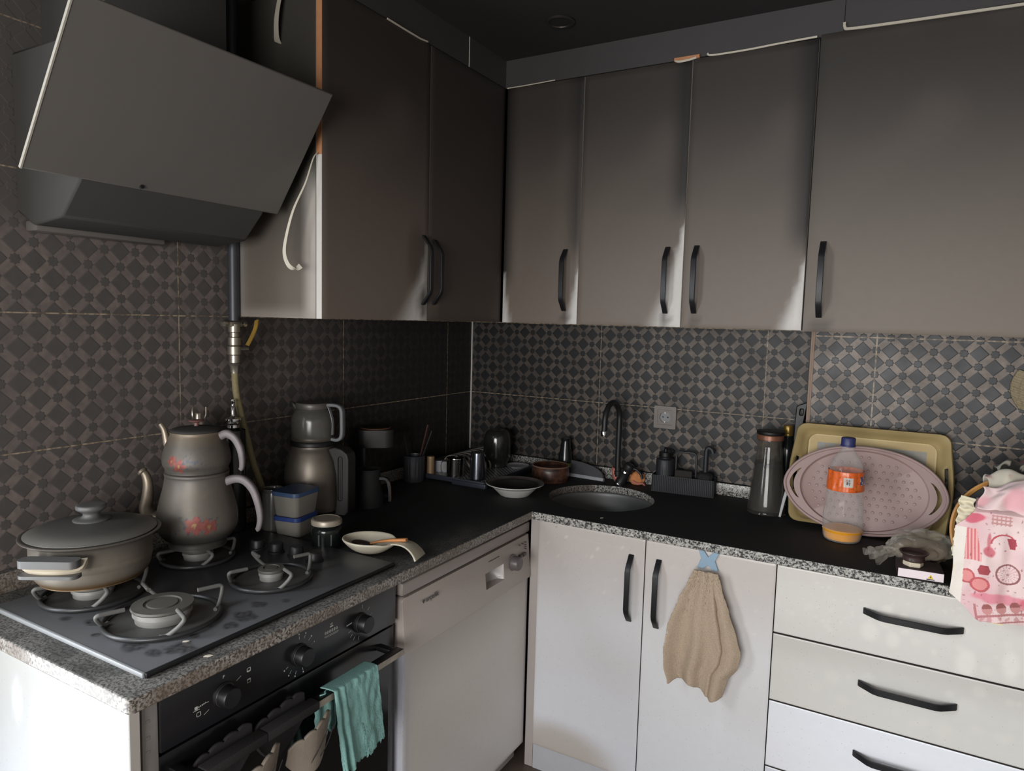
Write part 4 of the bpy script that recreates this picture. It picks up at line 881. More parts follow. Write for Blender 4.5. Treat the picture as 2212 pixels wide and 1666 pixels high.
box(bm, .15, .30, -.006, .012, 0, .018, .003); box(bm, .01, .03, .02, .375, 0, .014); box(bm, .265, .285, .02, .375, 0, .014); obj('frame', bm, M_rack, t)
M_div = mat('dusty_divider', C(126, 122, 116), .4, var=.15)
for i in range(8):
    y = .115 + i * .036; bm = B(); sweep(bm, spline([(.035, y, .017), (.03, y, .05), (.05, y, .076), (.09, y, .082), (.13, y, .07), (.155, y, .045), (.16, y, .018)], 4), rrect(-.006, .006, -.003, .003, .0025, 2), (0, 1, 0)); obj('plate_divider', bm, M_div, t)
ZR = HT + .0187
t = thing('food_container', 'small white plastic box at the left end of the dish rack', 'container', (.118, -.375, ZR), 30)
bm = B(); prism(bm, rrect(-.034, .034, -.012, .012, .010), .044); obj('box', bm, mat('bluish_white_plastic', C(150, 152, 160), .4, var=.05), t, mods=[('BEVEL', dict(width=.006, segments=3, limit_method='ANGLE', angle_limit=R(50)))])
bm = B(); prism(bm, rrect(-.026, .026, -.0135, -.0125, .0004), .02, None, .012); obj('panel', bm, M_grey, t)
t = thing('pepper_mill', 'small tan cylinder beside the ribbed utensil pot', 'shaker', (.108, -.440, ZR)); bm = B(); lathe(bm, smooth_prof([(0, 0), (.0145, 0), (.015, .002), (.0145, .06), (.015, .062), (.014, .07), (0, .071)], 2), 28); obj('body', bm, mat('tan_cylinder', C(150, 124, 92), .5, .3), t)
t = thing('mug', 'shiny steel mug with handle on the dish rack', 'mug', (.208, -.418, ZR), 215)
bm = B(); lathe(bm, smooth_prof([(0, 0), (.030, 0), (.033, .004), (.034, .068), (.0345, .071), (.033, .071), (.032, .066), (.031, .008), (0, .006)], 3), 48); obj('body', bm, M_polish, t)
bm = B(); sweep(bm, spline([(.033, 0, .058), (.048, 0, .058), (.054, 0, .045), (.053, 0, .025), (.046, 0, .014), (.033, 0, .014)], 4), rect(.010, .003), (0, 1, 0)); obj('handle', bm, M_polish, t)
t = thing('tumbler', 'upturned dark steel tumbler beside the steel mug on the dish rack', 'tumbler', (.300, -.405, ZR)); bm = B(); lathe(bm, smooth_prof([(.031, 0), (.032, .002), (.0315, .006), (.026, .092), (.025, .101), (.021, .105), (0, .105)], 3), 48); obj('body', bm, mat('dark_steel_tumbler', C(96, 98, 106), .2, .9, var=.1), t)
t = thing('glass_jar', 'big sooty glass jar upside down at the back of the dish rack', 'jar', (.235, -.155, ZR)); bm = B(); lathe(bm, smooth_prof([(.044, 0), (.046, .002), (.046, .02), (.055, .036), (.056, .06), (.054, .12), (.044, .146), (.03, .152), (0, .150)], 3), 48); obj('glass', bm, mat('black_smoked_glass', C(34, 36, 34), .15, var=.2, spec=.7), t)
t = thing('saucer', 'white saucer at the back right corner of the dish rack', 'saucer', (.318, -.125, ZR)); bm = B(); lathe(bm, smooth_prof([(0, .002), (.026, .002), (.028, 0), (.03, .002), (.046, .008), (.0465, .0095), (.03, .005), (0, .005)], 3), 44); obj('dish', bm, mat('grey_white_ceramic', C(178, 178, 180), .3), t)
t = thing('soup_plate', 'white soup plate with a soot-black inside, left of the sink', 'plate', (.497, -.462, HT), 0)
bm = B(); lathe(bm, smooth_prof([(0, .004), (.048, .003), (.051, 0), (.054, .002), (.060, .008), (.078, .026), (.084, .032), (.102, .0405), (.1045, .0425), (.104, .0445)], 3), 72); obj('underside', bm, mat('white_plate_glaze', C(196, 194, 190), .25, var=.04), t)
bm = B(); lathe(bm, smooth_prof([(.104, .0445), (.098, .043), (.082, .037), (.075, .0285), (.056, .011), (.048, .008), (0, .008)], 3), 72, colf=lambda a, z, r: mix(C(34, 31, 30), C(112, 104, 100), sst(.082, .092, r) * (.55 + .45 * nz(cos(a) * 2, sin(a) * 2, 3)))); lin_ = obj('inside', bm, M_paint, t); lin_['label'] = 'plate inside blackened by soot'
t = thing('glass_bowl', 'round glass tub with rusty red contents between plate and sink', 'bowl', (.500, -.185, HT))
bm = B(); lathe(bm, smooth_prof([(0, 0), (.060, 0), (.068, .006), (.073, .02), (.073, .045), (.070, .055), (.071, .0595), (.067, .0595), (.066, .05), (0, .046)], 3), 56); obj('bowl', bm, M_rust, t)
bm = B(); lathe(bm, [(.0715, .058), (.0735, .06), (.0715, .0635), (.067, .061)], 56); obj('rim', bm, mat('smoky_rim', C(120, 96, 82), .2), t)
t = thing('green_bottle', 'dark bottle with a green band behind the rusty tub', 'bottle', (.505, -.065, HT))
bm = B(); lathe(bm, smooth_prof([(0, 0), (.027, 0), (.029, .004), (.029, .055), (.026, .085), (.021, .115), (.018, .14), (.0185, .15), (.017, .152), (0, .152)], 3), 40); obj('body', bm, M_darkglass, t)
bm = B(); lathe(bm, [(.0293, .036), (.0295, .038), (.0293, .052), (.0285, .056)], 40); obj('label', bm, M_greenlabel, t)
t = thing('dough_scraper', 'grey quarter-round plastic scraper with pale edge leaning behind the sink', 'scraper', (.525, -.075, HT), -6, rot=(R(-14), 0, R(-3)))
n = 16; pr = [(0, .008)] + [(.155, .008)] + [(.155 * cos(PI / 2 * i / n) ** 1.0 * (1 if i < n else 0), .008 + .058 * sin(PI / 2 * i / n) ** .8) for i in range(1, n + 1)]
bm = B(); prism(bm, pr, .012, XZ(.006)); obj('blade', bm, mat('dark_grey_plastic', C(62, 62, 66), .4, var=.1), t, mods=[('BEVEL', dict(width=.003, segments=2, limit_method='ANGLE', angle_limit=R(50)))])
bm = B(); box(bm, -.002, .158, -.010, .010, .0, .014, .002); obj('edge', bm, mat('pale_scraper_edge', C(150, 152, 156), .4), t)

# ================================================================ tap, sponges, socket, caddy
t = thing('kitchen_tap', 'black gooseneck kitchen tap behind the sink', 'tap', (.748, -.088, HT))
ax = Vector((.030, .012, .062)).normalized(); M0 = Vector((0, 0, 1)).rotation_difference(ax).to_matrix().to_4x4()
bm = B(); lathe(bm, [(0, 0), (.022, 0), (.0225, .004), (.020, .006), (.020, .050), (.0215, .052), (.0215, .06), (.019, .064), (.0215, .068), (.022, .085), (.014, .094), (0, .094)], 36, M=M0); obj('body', bm, M_darksteel, t)
bm = B(); lathe(bm, [(.0205, .0), (.0235, .001), (.0235, .005), (.0205, .006)], 36, M=M0); lathe(bm, [(.0202, .050), (.0222, .052), (.0222, .058), (.0202, .060)], 36, M=M0); obj('ring', bm, M_chrome, t)
bm = B(); sweep(bm, [M0 @ Vector(p) for p in ((.012, 0, .082), (.03, .004, .086), (.052, .006, .080), (.066, .008, .066))], rrect(-.009, .009, -.005, .005, .004, 3), scales=[1.3, 1, .9, .8]); obj('lever', bm, M_darksteel, t)
bm = B(); sp = [(-.006, 0, .03), (-.008, 0, .08), (-.008, 0, .2), (-.008, 0, .255)] + [(-.008 - .004 * (1 - cos(a)), -.064 * (1 - cos(a)), .255 + .068 * sin(a)) for a in [PI * i / 12 for i in range(1, 13)]] + [(-.016, -.130, .222)]
tube(bm, spline(sp, 3), .0105, 18); obj('spout', bm, M_darksteel, t)
bm = B(); lathe(bm, [(0, 0), (.0115, 0), (.0118, .003), (.0118, .018), (.0108, .02), (0, .02)], 24, at=(-.0165, -.131, .204)); obj('aerator', bm, M_chrome, t)
bm = B(); lathe(bm, [(.0108, .036), (.0135, .038), (.0135, .052), (.0108, .054)], 24, at=(-.0065, 0, 0)); obj('spout_collar', bm, M_darksteel, t)
def sponge(x, y, rz, sx, sy, sz, m, label, lean):
    t = thing('sponge', label, 'sponge', (x, y, HT), 0, rot=(0, R(lean), R(rz))); bm = B(); bmesh.ops.create_icosphere(bm, subdivisions=4, radius=1)
    for v in bm.verts:
        p = v.co.copy(); k = 1 + .16 * nz(p.x * 2.2, p.y * 2.2, p.z * 2.2 + x * 9) + .05 * nz(p.x * 7, p.y * 7, p.z * 7)
        v.co = Vector((math.copysign(abs(p.x) ** .7, p.x) * sx * k, math.copysign(abs(p.y) ** .7, p.y) * sy * k, (math.copysign(abs(p.z) ** .7, p.z) * k + .93) * sz))
    obj('foam', bm, m, t); return t
sponge(.727, -.052, 30, .011, .024, .031, M_sponge, 'pink sponge wedged left of the tap base', -16)
s2 = sponge(.803, -.050, 30, .028, .013, .026, M_spongey, 'orange-pink sponge standing right of the tap base', 12)
bm = B(); tube(bm, spline([(-.02, -.016, .012), (0, -.02, .008), (.018, -.017, .012), (.03, -.012, .007), (.034, -.012, .001)], 4), .004, 8); obj('fringe', bm, M_sponge, s2)
t = thing('wall_socket', 'square smoke-browned wall socket on the tiles above the caddy', 'socket', (.8925, -.0005, 1.166))
bm = B(); plate(bm, rrect(-.043, .043, -.043, .043, .004), [[(.0285 * sx, .0285 * sy) for sx, sy in ((-1, -1), (1, -1), (1, 1), (-1, 1))]], .009, XZ()); obj('frame', bm, M_socket, t, mods=[('BEVEL', dict(width=.002, segments=2, limit_method='ANGLE', angle_limit=R(50)))])
bm = B(); plate(bm, [(-.028, -.028), (.028, -.028), (.028, .028), (-.028, .028)], [[(.021 * cos(2 * PI * i / 40), .021 * sin(2 * PI * i / 40)) for i in range(40)]], .0075, XZ()); obj('insert', bm, M_socket, t, angle=30)
bm = B(); M0 = Matrix.Rotation(R(90), 4, 'X'); lathe(bm, [(.0212, .0072), (.0208, .0005), (0, .0005)], 40, M=M0); obj('well', bm, M_socketwell, t)
for x in (-.0095, .0095): bm = B(); lathe(bm, [(.0028, .0006), (.0028, .0012), (0, .0012)], 16, at=(x, 0, 0)); bm.transform(Matrix.Rotation(R(90), 4, 'X')); bm.transform(Matrix.Translation((0, 0, 0))); obj('pin_hole', bm, M_ash, t)
bm = B(); box(bm, -.0025, .0025, -.0075, -.001, .014, .0205); box(bm, -.0025, .0025, -.0075, -.001, -.0205, -.014); obj('earth_clip', bm, M_nickel, t)
# caddy by the sink
CX, CY = .885, -.112
t = thing('sink_caddy', 'ribbed charcoal tray holding soap dispenser and brush behind the sink', 'caddy', (CX, CY, HT), 6)
M_cad = mat('charcoal_caddy', C(36, 37, 41), .5, var=.1)
bm = B(); box(bm, 0, .225, 0, .075, 0, .006); box(bm, 0, .003, 0, .075, .006, .062); box(bm, .222, .225, 0, .075, .006, .062); box(bm, 0, .225, 0, .003, .006, .062); box(bm, 0, .225, .072, .075, .006, .062)
for i in range(34): x = .0045 + i * .00655; tube(bm, [(x, 0, .001), (x, 0, .061)], .0022, 8)
for i in range(10): y = .0055 + i * .0072; tube(bm, [(.225, y, .001), (.225, y, .061)], .0022, 8)
obj('tray', bm, M_cad, t)
def oncaddy(x, y): q = Matrix.Rotation(R(6), 4, 'Z') @ Vector((x, y, 0)); return (CX + q.x, CY + q.y, HT + .0065)
t = thing('soap_dispenser', 'ribbed charcoal soap dispenser at the left end of the caddy', 'soap dispenser', oncaddy(.041, .038), 0)
bm = B(); lathe(bm, fine([(0, 0), (.033, 0), (.034, .003), (.034, .108), (.032, .112), (.022, .116), (.021, .12), (0, .12)], .03), 160)
for v in bm.verts:
    r = math.hypot(v.co.x, v.co.y)
    if r > .0335 and .004 < v.co.z < .105: k = 1 - .025 * (cos(40 * math.atan2(v.co.y, v.co.x)) > 0); v.co.x *= k; v.co.y *= k
obj('body', bm, M_cad, t)
bm = B(); lathe(bm, smooth_prof([(.022, .118), (.024, .120), (.024, .136), (.022, .139), (.0, .139)], 2), 32); sweep(bm, [(0, 0, .139), (.0, 0, .150)], circ(.006, 12)); sweep(bm, spline([(-.004, .004, .152), (.012, -.004, .153), (.03, -.012, .150), (.034, -.014, .145)], 4), rrect(-.006, .006, -.004, .004, .003, 2)); obj('pump', bm, M_blackplastic, t)
t = thing('sponge_holder', 'open charcoal hoop holding a dark sponge in the middle of the caddy', 'sponge holder', oncaddy(.116, .050), 6)
bm = B(); sweep(bm, [(-.037, 0, 0), (-.037, 0, .12), (-.034, 0, .136), (-.026, 0, .142), (.026, 0, .142), (.034, 0, .136), (.037, 0, .12), (.037, 0, 0)], rrect(-.006, .006, -.004, .004, .003, 3), (0, 1, 0)); obj('hoop', bm, M_cad, t)
t = thing('sponge', 'flat dark scouring sponge standing in the charcoal hoop', 'sponge', oncaddy(.112, .030), 6); bm = B(); box(bm, -.032, .032, -.011, .009, 0, .078, .005); obj('foam', bm, mat('grimy_sponge', C(46, 43, 40), .95, var=.2, bump=.8, bscale=300), t); bm = B(); box(bm, -.032, .032, -.016, -.0112, 0, .056, .002); obj('scouring_pad', bm, mat('brown_grime_pad', C(66, 58, 50), .95, var=.15, bump=.8, bscale=300), t)
t = thing('dish_brush', 'round black dish brush standing in the right end of the caddy', 'brush', oncaddy(.188, .040), 0)
bm = B(); random.seed(5); lathe(bm, smooth_prof([(0, .006), (.026, .004), (.030, .02), (.030, .06), (.026, .072), (.012, .078), (0, .078)], 3), 56)
for v in bm.verts: k = 1 + random.uniform(-.08, .06); v.co.x *= k; v.co.y *= k
obj('bristle_head', bm, mat('black_bristles', C(30, 29, 29), .8, var=.5, scale=300, bump=1, bscale=500), t)
bm = B(); sweep(bm, spline([(0, 0, .07), (0, 0, .14), (.001, 0, .158), (.008, 0, .168), (.02, 0, .162), (.024, 0, .15)], 4), circ(.009, 14)); obj('handle', bm, M_cad, t)

# ================================================================ carafe and things beside the trays
t = thing('carafe', 'tall tapering glass carafe with copper lid, filled dark, left of the trays', 'carafe', (1.305, -.165, HT))
bm = B(); lathe(bm, smooth_prof([(0, .0), (.058, 0), (.0615, .006), (.060, .03), (.054, .09), (.046, .16), (.0405, .205), (.039, .23), (.040, .246), (.037, .246), (.036, .23), (.038, .20), (.056, .03), (.052, .008), (0, .006)], 3), 56); obj('glass', bm, mat('carafe_glass', C(214, 210, 202), .05, var=.03, trans=.96, ior=1.3), t)
bm = B(); lathe(bm, smooth_prof([(0, .009), (.052, .009), (.0545, .03), (.0495, .09), (.0425, .15), (.0405, .172), (0, .172)], 3), 48); obj('contents', bm, mat('dark_grey_contents', C(44, 46, 48), .6, var=.15), t)
bm = B(); lathe(bm, [(.0405, .246), (.043, .248), (.043, .262), (.041, .264), (0, .264)], 40); obj('lid_band', bm, M_copper, t)
bm = B(); lathe(bm, smooth_prof([(.0415, .264), (.0435, .266), (.044, .273), (.040, .277), (0, .277)], 2), 40); obj('lid', bm, M_blackplastic, t)
t = bottle('oil_bottle', 'dark glass bottle with gold screw cap behind the carafe', 'bottle', 1.345, -.06, [(0, 0), (.026, 0), (.028, .004), (.028, .18), (.026, .21), (.016, .245), (.014, .262), (.014, .266), (0, .266)], M_darkglass)
bm = B(); lathe(bm, [(.0155, .250), (.0162, .252), (.0162, .257), (.0155, .258), (.0162, .260), (.0162, .284), (.015, .286), (0, .286)], 32); obj('cap', bm, mat('gold_cap', C(150, 122, 62), .35, .7, var=.2), t)
t = thing('spatula', 'black spatula handle with a hanging hole behind the yellow tray', 'spatula', (1.352, -.055, HT), 0, rot=(R(-2), R(4.6), 0))
bm = B(); plate(bm, [(-.008, 0), (.008, 0), (.008, .18), (.012, .24), (.016, .32), (.018, .372), (-.006, .360), (-.016, .352), (-.014, .30), (-.010, .24), (-.008, .18)], [rrect(-.002, .008, .325, .345, .003, 3)], .010, XZ(.005)); obj('handle', bm, M_blackplastic, t, mods=[('BEVEL', dict(width=.003, segments=2, limit_method='ANGLE', angle_limit=R(50)))])
t = thing('knife', 'thin pale knife leaning behind the left side of the yellow tray', 'knife', (1.356, -.212, HT), 0, rot=(R(-26), R(7), 0))
bm = B(); sweep(bm, [(0, 0, .001), (0, 0, .06), (.002, 0, .115)], rrect(-.005, .005, -.003, .003, .002, 2), (1, 0, 0), scales=[.7, 1, .9]); obj('handle', bm, mat('white_knife_handle', C(190, 190, 190), .35), t)
bm = B(); prism(bm, [(-.006, .115), (.008, .115), (.008, .20), (.002, .235), (-.004, .20)], .0012, XZ(.0006)); obj('blade', bm, M_polish, t)

# ================================================================ trays
def rot_to(loc, lean, rz=0.): return Matrix.Translation(loc) @ Matrix.Rotation(R(rz), 4, 'Z') @ Matrix.Rotation(R(90 - lean), 4, 'X')
LEAN = math.degrees(math.atan2(.105, .297))
t = thing('tray', 'yellow-beige rectangular serving tray with side slots leaning on the tiles', 'tray', (1.6035, -.248, HT + .0015)); t.matrix_world = rot_to((1.6035, -.238, HT + .0035), LEAN, .6)
def se(W, Hh, bulge, n=30):
    out = []
    for i in range(n * 4):
        s = i / (n * 4) * 4; k = int(s); f = s - k; r = .028
        if k == 0: x, y = -W + 2 * W * f, 0
        elif k == 1: x, y = W, Hh * f
        elif k == 2: x, y = W - 2 * W * f, Hh
        else: x, y = -W, Hh * (1 - f)
        cx = max(-(W - r), min(W - r, x)); cy = max(r, min(Hh - r, y)); d = Vector((x - cx, y - cy))
        if d.length > 1e-9 and (abs(x) > W - r) and (y < r or y > Hh - r): d = d.normalized() * r; x, y = cx + d.x, cy + d.y
        x *= 1 + bulge * sin(PI * max(0, min(1, y / Hh))) ** 2; out.append((x, y))
    return out
rings = [(se(.180, .265, .0), .026, .0), (se(.186, .271, .0), .022, .0015), (se(.196, .291, .035), .012, .020), (se(.203, .301, .05), .007, .030), (se(.211, .315, .055), 0, .036), (se(.2145, .318, .055), -.001, .033)]
bm = B(); V = [[bm.verts.new((x, y + dy, z)) for x, y in p] for p, dy, z in rings]; N = len(V[0])
for i_, (a, b_) in enumerate(zip(V, V[1:])):
    for i in range(N):
        m_ = (a[i].co + b_[i].co) / 2
        if i_ == 2 and abs(m_.x) > .17 and abs(m_.y - .155) < .052: continue
        bm.faces.new((a[i], a[(i + 1) % N], b_[(i + 1) % N], b_[i]))
M_ytray = mat('yellow_beige_plastic', C(166, 146, 100), .5, var=.06, scale=12); obj('rim', bm, M_ytray, t, angle=50, mods=[('SOLIDIFY', dict(thickness=.0025, offset=0))])
def trayc(u, v):
    x, y = (u - .5) * .36, v * .265; c = C(190, 168, 122); e = min(u * .36, .36 - u * .36, y, .265 - y)
    if .025 < e:
        c = C(150, 150, 146)
        if y < .07: c = C(198, 166, 92)
        elif y < .15 and x < -.04: c = C(168, 152, 122)
        for i in range(7):
            xs = -.125 + i * .011; 
            if y > .16 and abs(x - xs - (y - .16) * (-.9 + i * .28)) < .0014 and y < .235: c = C(176, 140, 84)
        if abs(x - .10) < .022 and .115 < y < .165: c = C(192, 160, 104)
        if x < -.095 and .16 < y < .185: c = C(110, 128, 134)
        if math.hypot(x + .12, (y - .055) * .6) < .012: c = C(70, 104, 88)
        c = mix(c, C(170, 160, 140), .5 * max(0, nz(x * 20, y * 20, 5)) + .12)
    if abs(e - .003) < .0022: c = C(206, 188, 140)
    return c
bm = B(); grid(bm, 130, 96, lambda u, v: Vector(((u - .5) * .36, .026 + v * .265, .0012)), trayc); grid(bm, 4, 4, lambda u, v: Vector(((u - .5) * .36, .026 + v * .265, -.0008)), lambda u, v: C(180, 160, 110)); obj('picture_panel', bm, M_paint, t)

t = thing('tray', 'dusty pink oval tray with end slots leaning in front of the yellow tray', 'tray', (1.6, -.28, HT)); LP = 17; t.matrix_world = rot_to((1.594, -.280, HT + .004), LP, .6)
PL, PH = .222, .131; YC = .131
def eye(k, n=120):
    out = []
    for i in range(n):
        a = 2 * PI * i / n; ca, sa = cos(a), sin(a); x = PL * math.copysign(abs(ca) ** .92, ca); y = PH * math.copysign(abs(sa) ** 1.12, sa)
        out.append((x * (1 - (1 - k) * .6), YC + y * k))
    return out
inner = [(.178 * cos(2 * PI * i / 96), YC + .1235 * sin(2 * PI * i / 96)) for i in range(96)]
def cres(s):
    out = []
    for i in range(13): a = R(-27 + 54 * i / 12); out.append((s * (.180 * cos(a) + .0155), YC + .105 * sin(a)))
    for i in range(12, -1, -1): a = R(-27 + 54 * i / 12); out.append((s * (.180 * cos(a) + .028 - .010 * abs(sin(a))), YC + .098 * sin(a)))
    return out if s > 0 else out[::-1]
bm = B(); plate(bm, eye(.97), [inner, cres(1), cres(-1)], .003, None, .010); obj('flange', bm, M_pinktray, t, angle=30)
bm = B(); ep = eye(1.0); sweep(bm, [(x, y, .012) for x, y in ep], rrect(-.003, .003, -.005, .008, .0025, 3), None, True, True) if False else tube(bm, [(x, y, .014) for x, y in ep], .0045, 10, True); obj('rim', bm, M_pinktray, t)
bm = B(); rr_ = [(1.0, .013), (.992, .006), (.982, .002), (.966, 0), (.5, 0), (0, 0)]
V = []
for k, z in rr_: V.append([bm.verts.new((x * k, YC + (y - YC) * k, z)) for x, y in inner] if k else [bm.verts.new((0, YC, z))])
for a, b_ in zip(V, V[1:]):
    for i in range(96):
        if len(b_) == 1: bm.faces.new((a[i], a[(i + 1) % 96], b_[0]))
        else: bm.faces.new((a[i], a[(i + 1) % 96], b_[(i + 1) % 96], b_[i]))
for i in range(-7, 8):
    for j in range(-5, 6):
        x, y = i * .0215 + (.0107 if j % 2 else 0), j * .0205
        if (x / .152) ** 2 + (y / .103) ** 2 < 1: lathe(bm, [(.0042, .0002), (.0032, .0009), (0, .0012)], 10, at=(x, YC + y, 0))
obj('dimpled_floor', bm, M_pinktray, t, mods=[('SOLIDIFY', dict(thickness=.002, offset=0))])

# ================================================================ soda bottle, bag, box
t = thing('soda_bottle', 'crumpled plastic bottle with orange label, navy cap and a little orange drink', 'bottle', (1.553, -.357, HT))
def crumple(v, k):
    p = v.co; an = math.atan2(p.y, p.x); f = k * (nz(p.x * 28, p.y * 28, p.z * 16) + .6 * nz(p.x * 70, p.y * 70, p.z * 30) + .8 * nz(an * 7, p.z * 7, 5) * sst(.15, .08, p.z)); n = Vector((p.x, p.y, 0))
    if n.length > .012: v.co += n.normalized() * f
bp = [(0, .006), (.03, .002), (.044, 0), (.050, .006), (.053, .02), (.0545, .05), (.053, .09), (.049, .13), (.0465, .15), (.047, .19), (.0465, .212), (.043, .226), (.034, .246), (.023, .262), (.0175, .270), (.0165, .285), (.0165, .292)]
bm = B(); lathe(bm, fine(smooth_prof(bp, 3), .004), 72)
for v in bm.verts: crumple(v, .0036 * sst(.27, .22, v.co.z) * sst(.04, .08, v.co.z))
obj('body', bm, M_film, t, angle=70)
bm = B(); lathe(bm, fine(smooth_prof([(0, .008), (.042, .005), (.0485, .009), (.0505, .02), (.0512, .036), (0, .037)], 3), .006), 56); obj('drink', bm, M_juice, t)
def labc(u, v):
    a, z = u * 360, v; c = C(226, 104, 44)
    if 268 < a < 296 and .25 < v < .74: c = C(196, 192, 184)
    if 276 < a < 288 and .35 < v < .66 and nz(a * .4, v * 14) > 0: c = C(74, 76, 80)
    if 322 < a < 362 and .36 < v < .8: c = C(50, 70, 120) if nz(a * .15, v * 9, 4) > -.12 else C(206, 206, 204)
    if 300 < a < 330 and .1 < v < .4: c = mix(c, C(238, 132, 60), .6)
    if nz(a * .11, v * 8, 9) > .32: c = mix(c, C(170, 74, 34), .5)
    if abs((a % 24) - 12) < 1.1: c = mix(c, C(150, 78, 44), .35)
    return c
bm = B(); grid(bm, 150, 40, lambda u, v: Vector(((.0492 + .0006 * sin(u * 90)) * cos(2 * PI * u), (.0492 + .0006 * sin(u * 90)) * sin(2 * PI * u), .152 + .058 * v)), labc); bmesh.ops.remove_doubles(bm, verts=bm.verts[:], dist=1e-5)
for v in bm.verts: crumple(v, .0036)
obj('label', bm, tintmat('orange_label', .3, var=.08, scale=120, bump=.3, bscale=90), t, mods=[('SOLIDIFY', dict(thickness=.0004, offset=1))])
bm = B(); n = 80; lathe(bm, [(.0195, .279), (.0205, .280), (.0205, .283), (.019, .284), (.019, .303), (.0175, .3055), (0, .306)], n)
for v in bm.verts:
    if v.co.z > .2835 and math.hypot(v.co.x, v.co.y) > .0185: k = 1 + .02 * (cos(40 * math.atan2(v.co.y, v.co.x)) > 0); v.co.x *= k; v.co.y *= k
obj('cap', bm, M_navy, t)
t = thing('bread_bag', 'crumpled clear plastic bag of bread on the worktop beside the pink cloth', 'bag', (1.752, -.458, HT), 24)
def lump(bm, sx, sy, sz, sub, k, seed, pw=.85):
    bmesh.ops.create_icosphere(bm, subdivisions=sub, radius=1)
    for v in bm.verts:
        p = v.co.copy(); q = p * (1 + k * (.9 * nz(p.x * 2 + seed, p.y * 2, p.z * 2) + .8 * abs(nz(p.x * 3.6, p.y * 3.6 + seed, p.z * 3.6)) + .22 * abs(nz(p.x * 8, p.y * 8, p.z * 8 + seed))))
        v.co = Vector((q.x * sx, q.y * sy, max(-.93, q.z) * sz + .93 * sz))
bm = B(); bmesh.ops.create_icosphere(bm, subdivisions=6, radius=1)
for v in bm.verts:
    p = v.co; f = 1 + .12 * nz(p.x * 1.5, p.y * 1.5, p.z * 1.5 + 3) - .16 * (1 - min(1, 4 * abs(nz(p.x * 1.2 + 1, p.y * 1.2, p.z * 1.2)))) - .09 * (1 - min(1, 4 * abs(nz(p.x * 2.3, p.y * 2.3 + 4, p.z * 2.3))))
    v.co = Vector((p.x * f * .094, p.y * f * .064, max(-.9, p.z * f) * .048 + .0435))
obj('bag', bm, M_bag, t, angle=180)
bm = B(); grid(bm, 12, 12, lambda u, v: Vector((-.055 - .080 * u, (v - .5) * (.03 + .070 * u) - .015, .036 - .018 * u + .012 * sin(v * 15 + u * 4) * (.3 + u) + .010 * nz(u * 5, v * 7))), None); obj('bag_neck', bm, M_bag, t, angle=12)
bm = B(); lump(bm, .066, .044, .032, 4, .1, 7.); bm.transform(Matrix.Translation((.004, 0, .003))); obj('bread', bm, M_bread, t)
t = thing('flat_box', 'flat box with white front, dark top and a yellow triangle mark at the worktop edge', 'box', (1.7035, -.6145, HT), 5)
bm = B(); box(bm, 0, .101, 0, .088, 0, .0235, .0008); obj('carton', bm, mat('dark_maroon_card', C(58, 44, 46), .6), t)
bm = B(); box(bm, .0008, .1002, -.0006, .0002, .0012, .0222); obj('white_side', bm, mat('pinkish_white_card', C(236, 222, 226), .5, var=.02), t)
bm = B(); prism(bm, [(.066, .006), (.078, .006), (.072, .0165)], .0004, XZ(-.0007)); obj('warning_triangle', bm, mat('yellow_print', C(222, 190, 40), .5), t)
bm = B(); prism(bm, [(.0635, .0028), (.081, .0028), (.081, .0052), (.0635, .0052)], .0004, XZ(-.0007)); prism(bm, [(.0708, .0085), (.0732, .0085), (.0724, .0130), (.0716, .0130)], .0005, XZ(-.00085)); obj('print', bm, M_blackplastic, t)
t = thing('candle_holder', 'small dark brown dish on a cream base standing on the flat box', 'dish', (1.736, -.578, HT + .0238), 12)
bm = B(); lathe(bm, [(0, 0), (.022, 0), (.024, .003), (.024, .011), (.022, .013), (0, .013)], 6); obj('base', bm, M_cream, t, mods=[('BEVEL', dict(width=.0015, segments=2))])
bm = B(); lathe(bm, smooth_prof([(0, .013), (.022, .013), (.025, .016), (.025, .026), (.030, .031), (.034, .036), (.0315, .036), (.024, .029), (0, .027)], 3), 44); obj('dish', bm, M_darkbrown, t)

# ================================================================ cloths at the right
t = thing('round_tray', 'round black tray with bamboo rim standing behind the pink cloth', 'tray', (1.945, -.585, HT)); t.matrix_world = rot_to((1.945, -.600, HT + .004), 12, 0)
bm = B(); lathe(bm, [(0, 0), (.128, 0), (.130, .002), (.128, .005), (0, .005)], 72, at=(0, .138, 0)); obj('panel', bm, mat('black_tray_panel', C(40, 39, 38), .5, var=.2), t)
bm = B(); lathe(bm, [(.126, -.004), (.136, -.004), (.138, .0), (.138, .020), (.134, .022), (.128, .018), (.126, .006), (.126, -.004)], 96, at=(0, .138, 0)); obj('bamboo_rim', bm, M_bamboo, t)
t = thing('bamboo_slat', 'short upright bamboo slat beside the flat box, under the pink cloth', 'slat', (1.824, -.628, HT)); bm = B(); box(bm, -.006, .006, -.005, .005, 0, .085, .002); obj('slat', bm, M_bamboo, t)
def wr(x, z, k=1.): return k * (.007 * nz(x * 14, z * 9, 1) + .004 * nz(x * 34, z * 22, 5))
t = thing('paper_bundle', 'cream pleated paper cloth tucked between round tray and pink cloth', 'cloth', (1.835, -.645, 1.03))
bm = B(); grid(bm, 20, 90, lambda u, v: Vector(((u - .5) * (.030 + .016 * (1 - v)) + .002 * sin(v * 40), -.002 - .004 * sin(v * 46 + 2.2 * nz(u * 2, v * 6)) + .006 * u, -.045 + .15 * v - .006 * u)), None); obj('pleats', bm, M_paperc, t, mods=[('SOLIDIFY', dict(thickness=.0015))])
PINK = C(232, 206, 206)
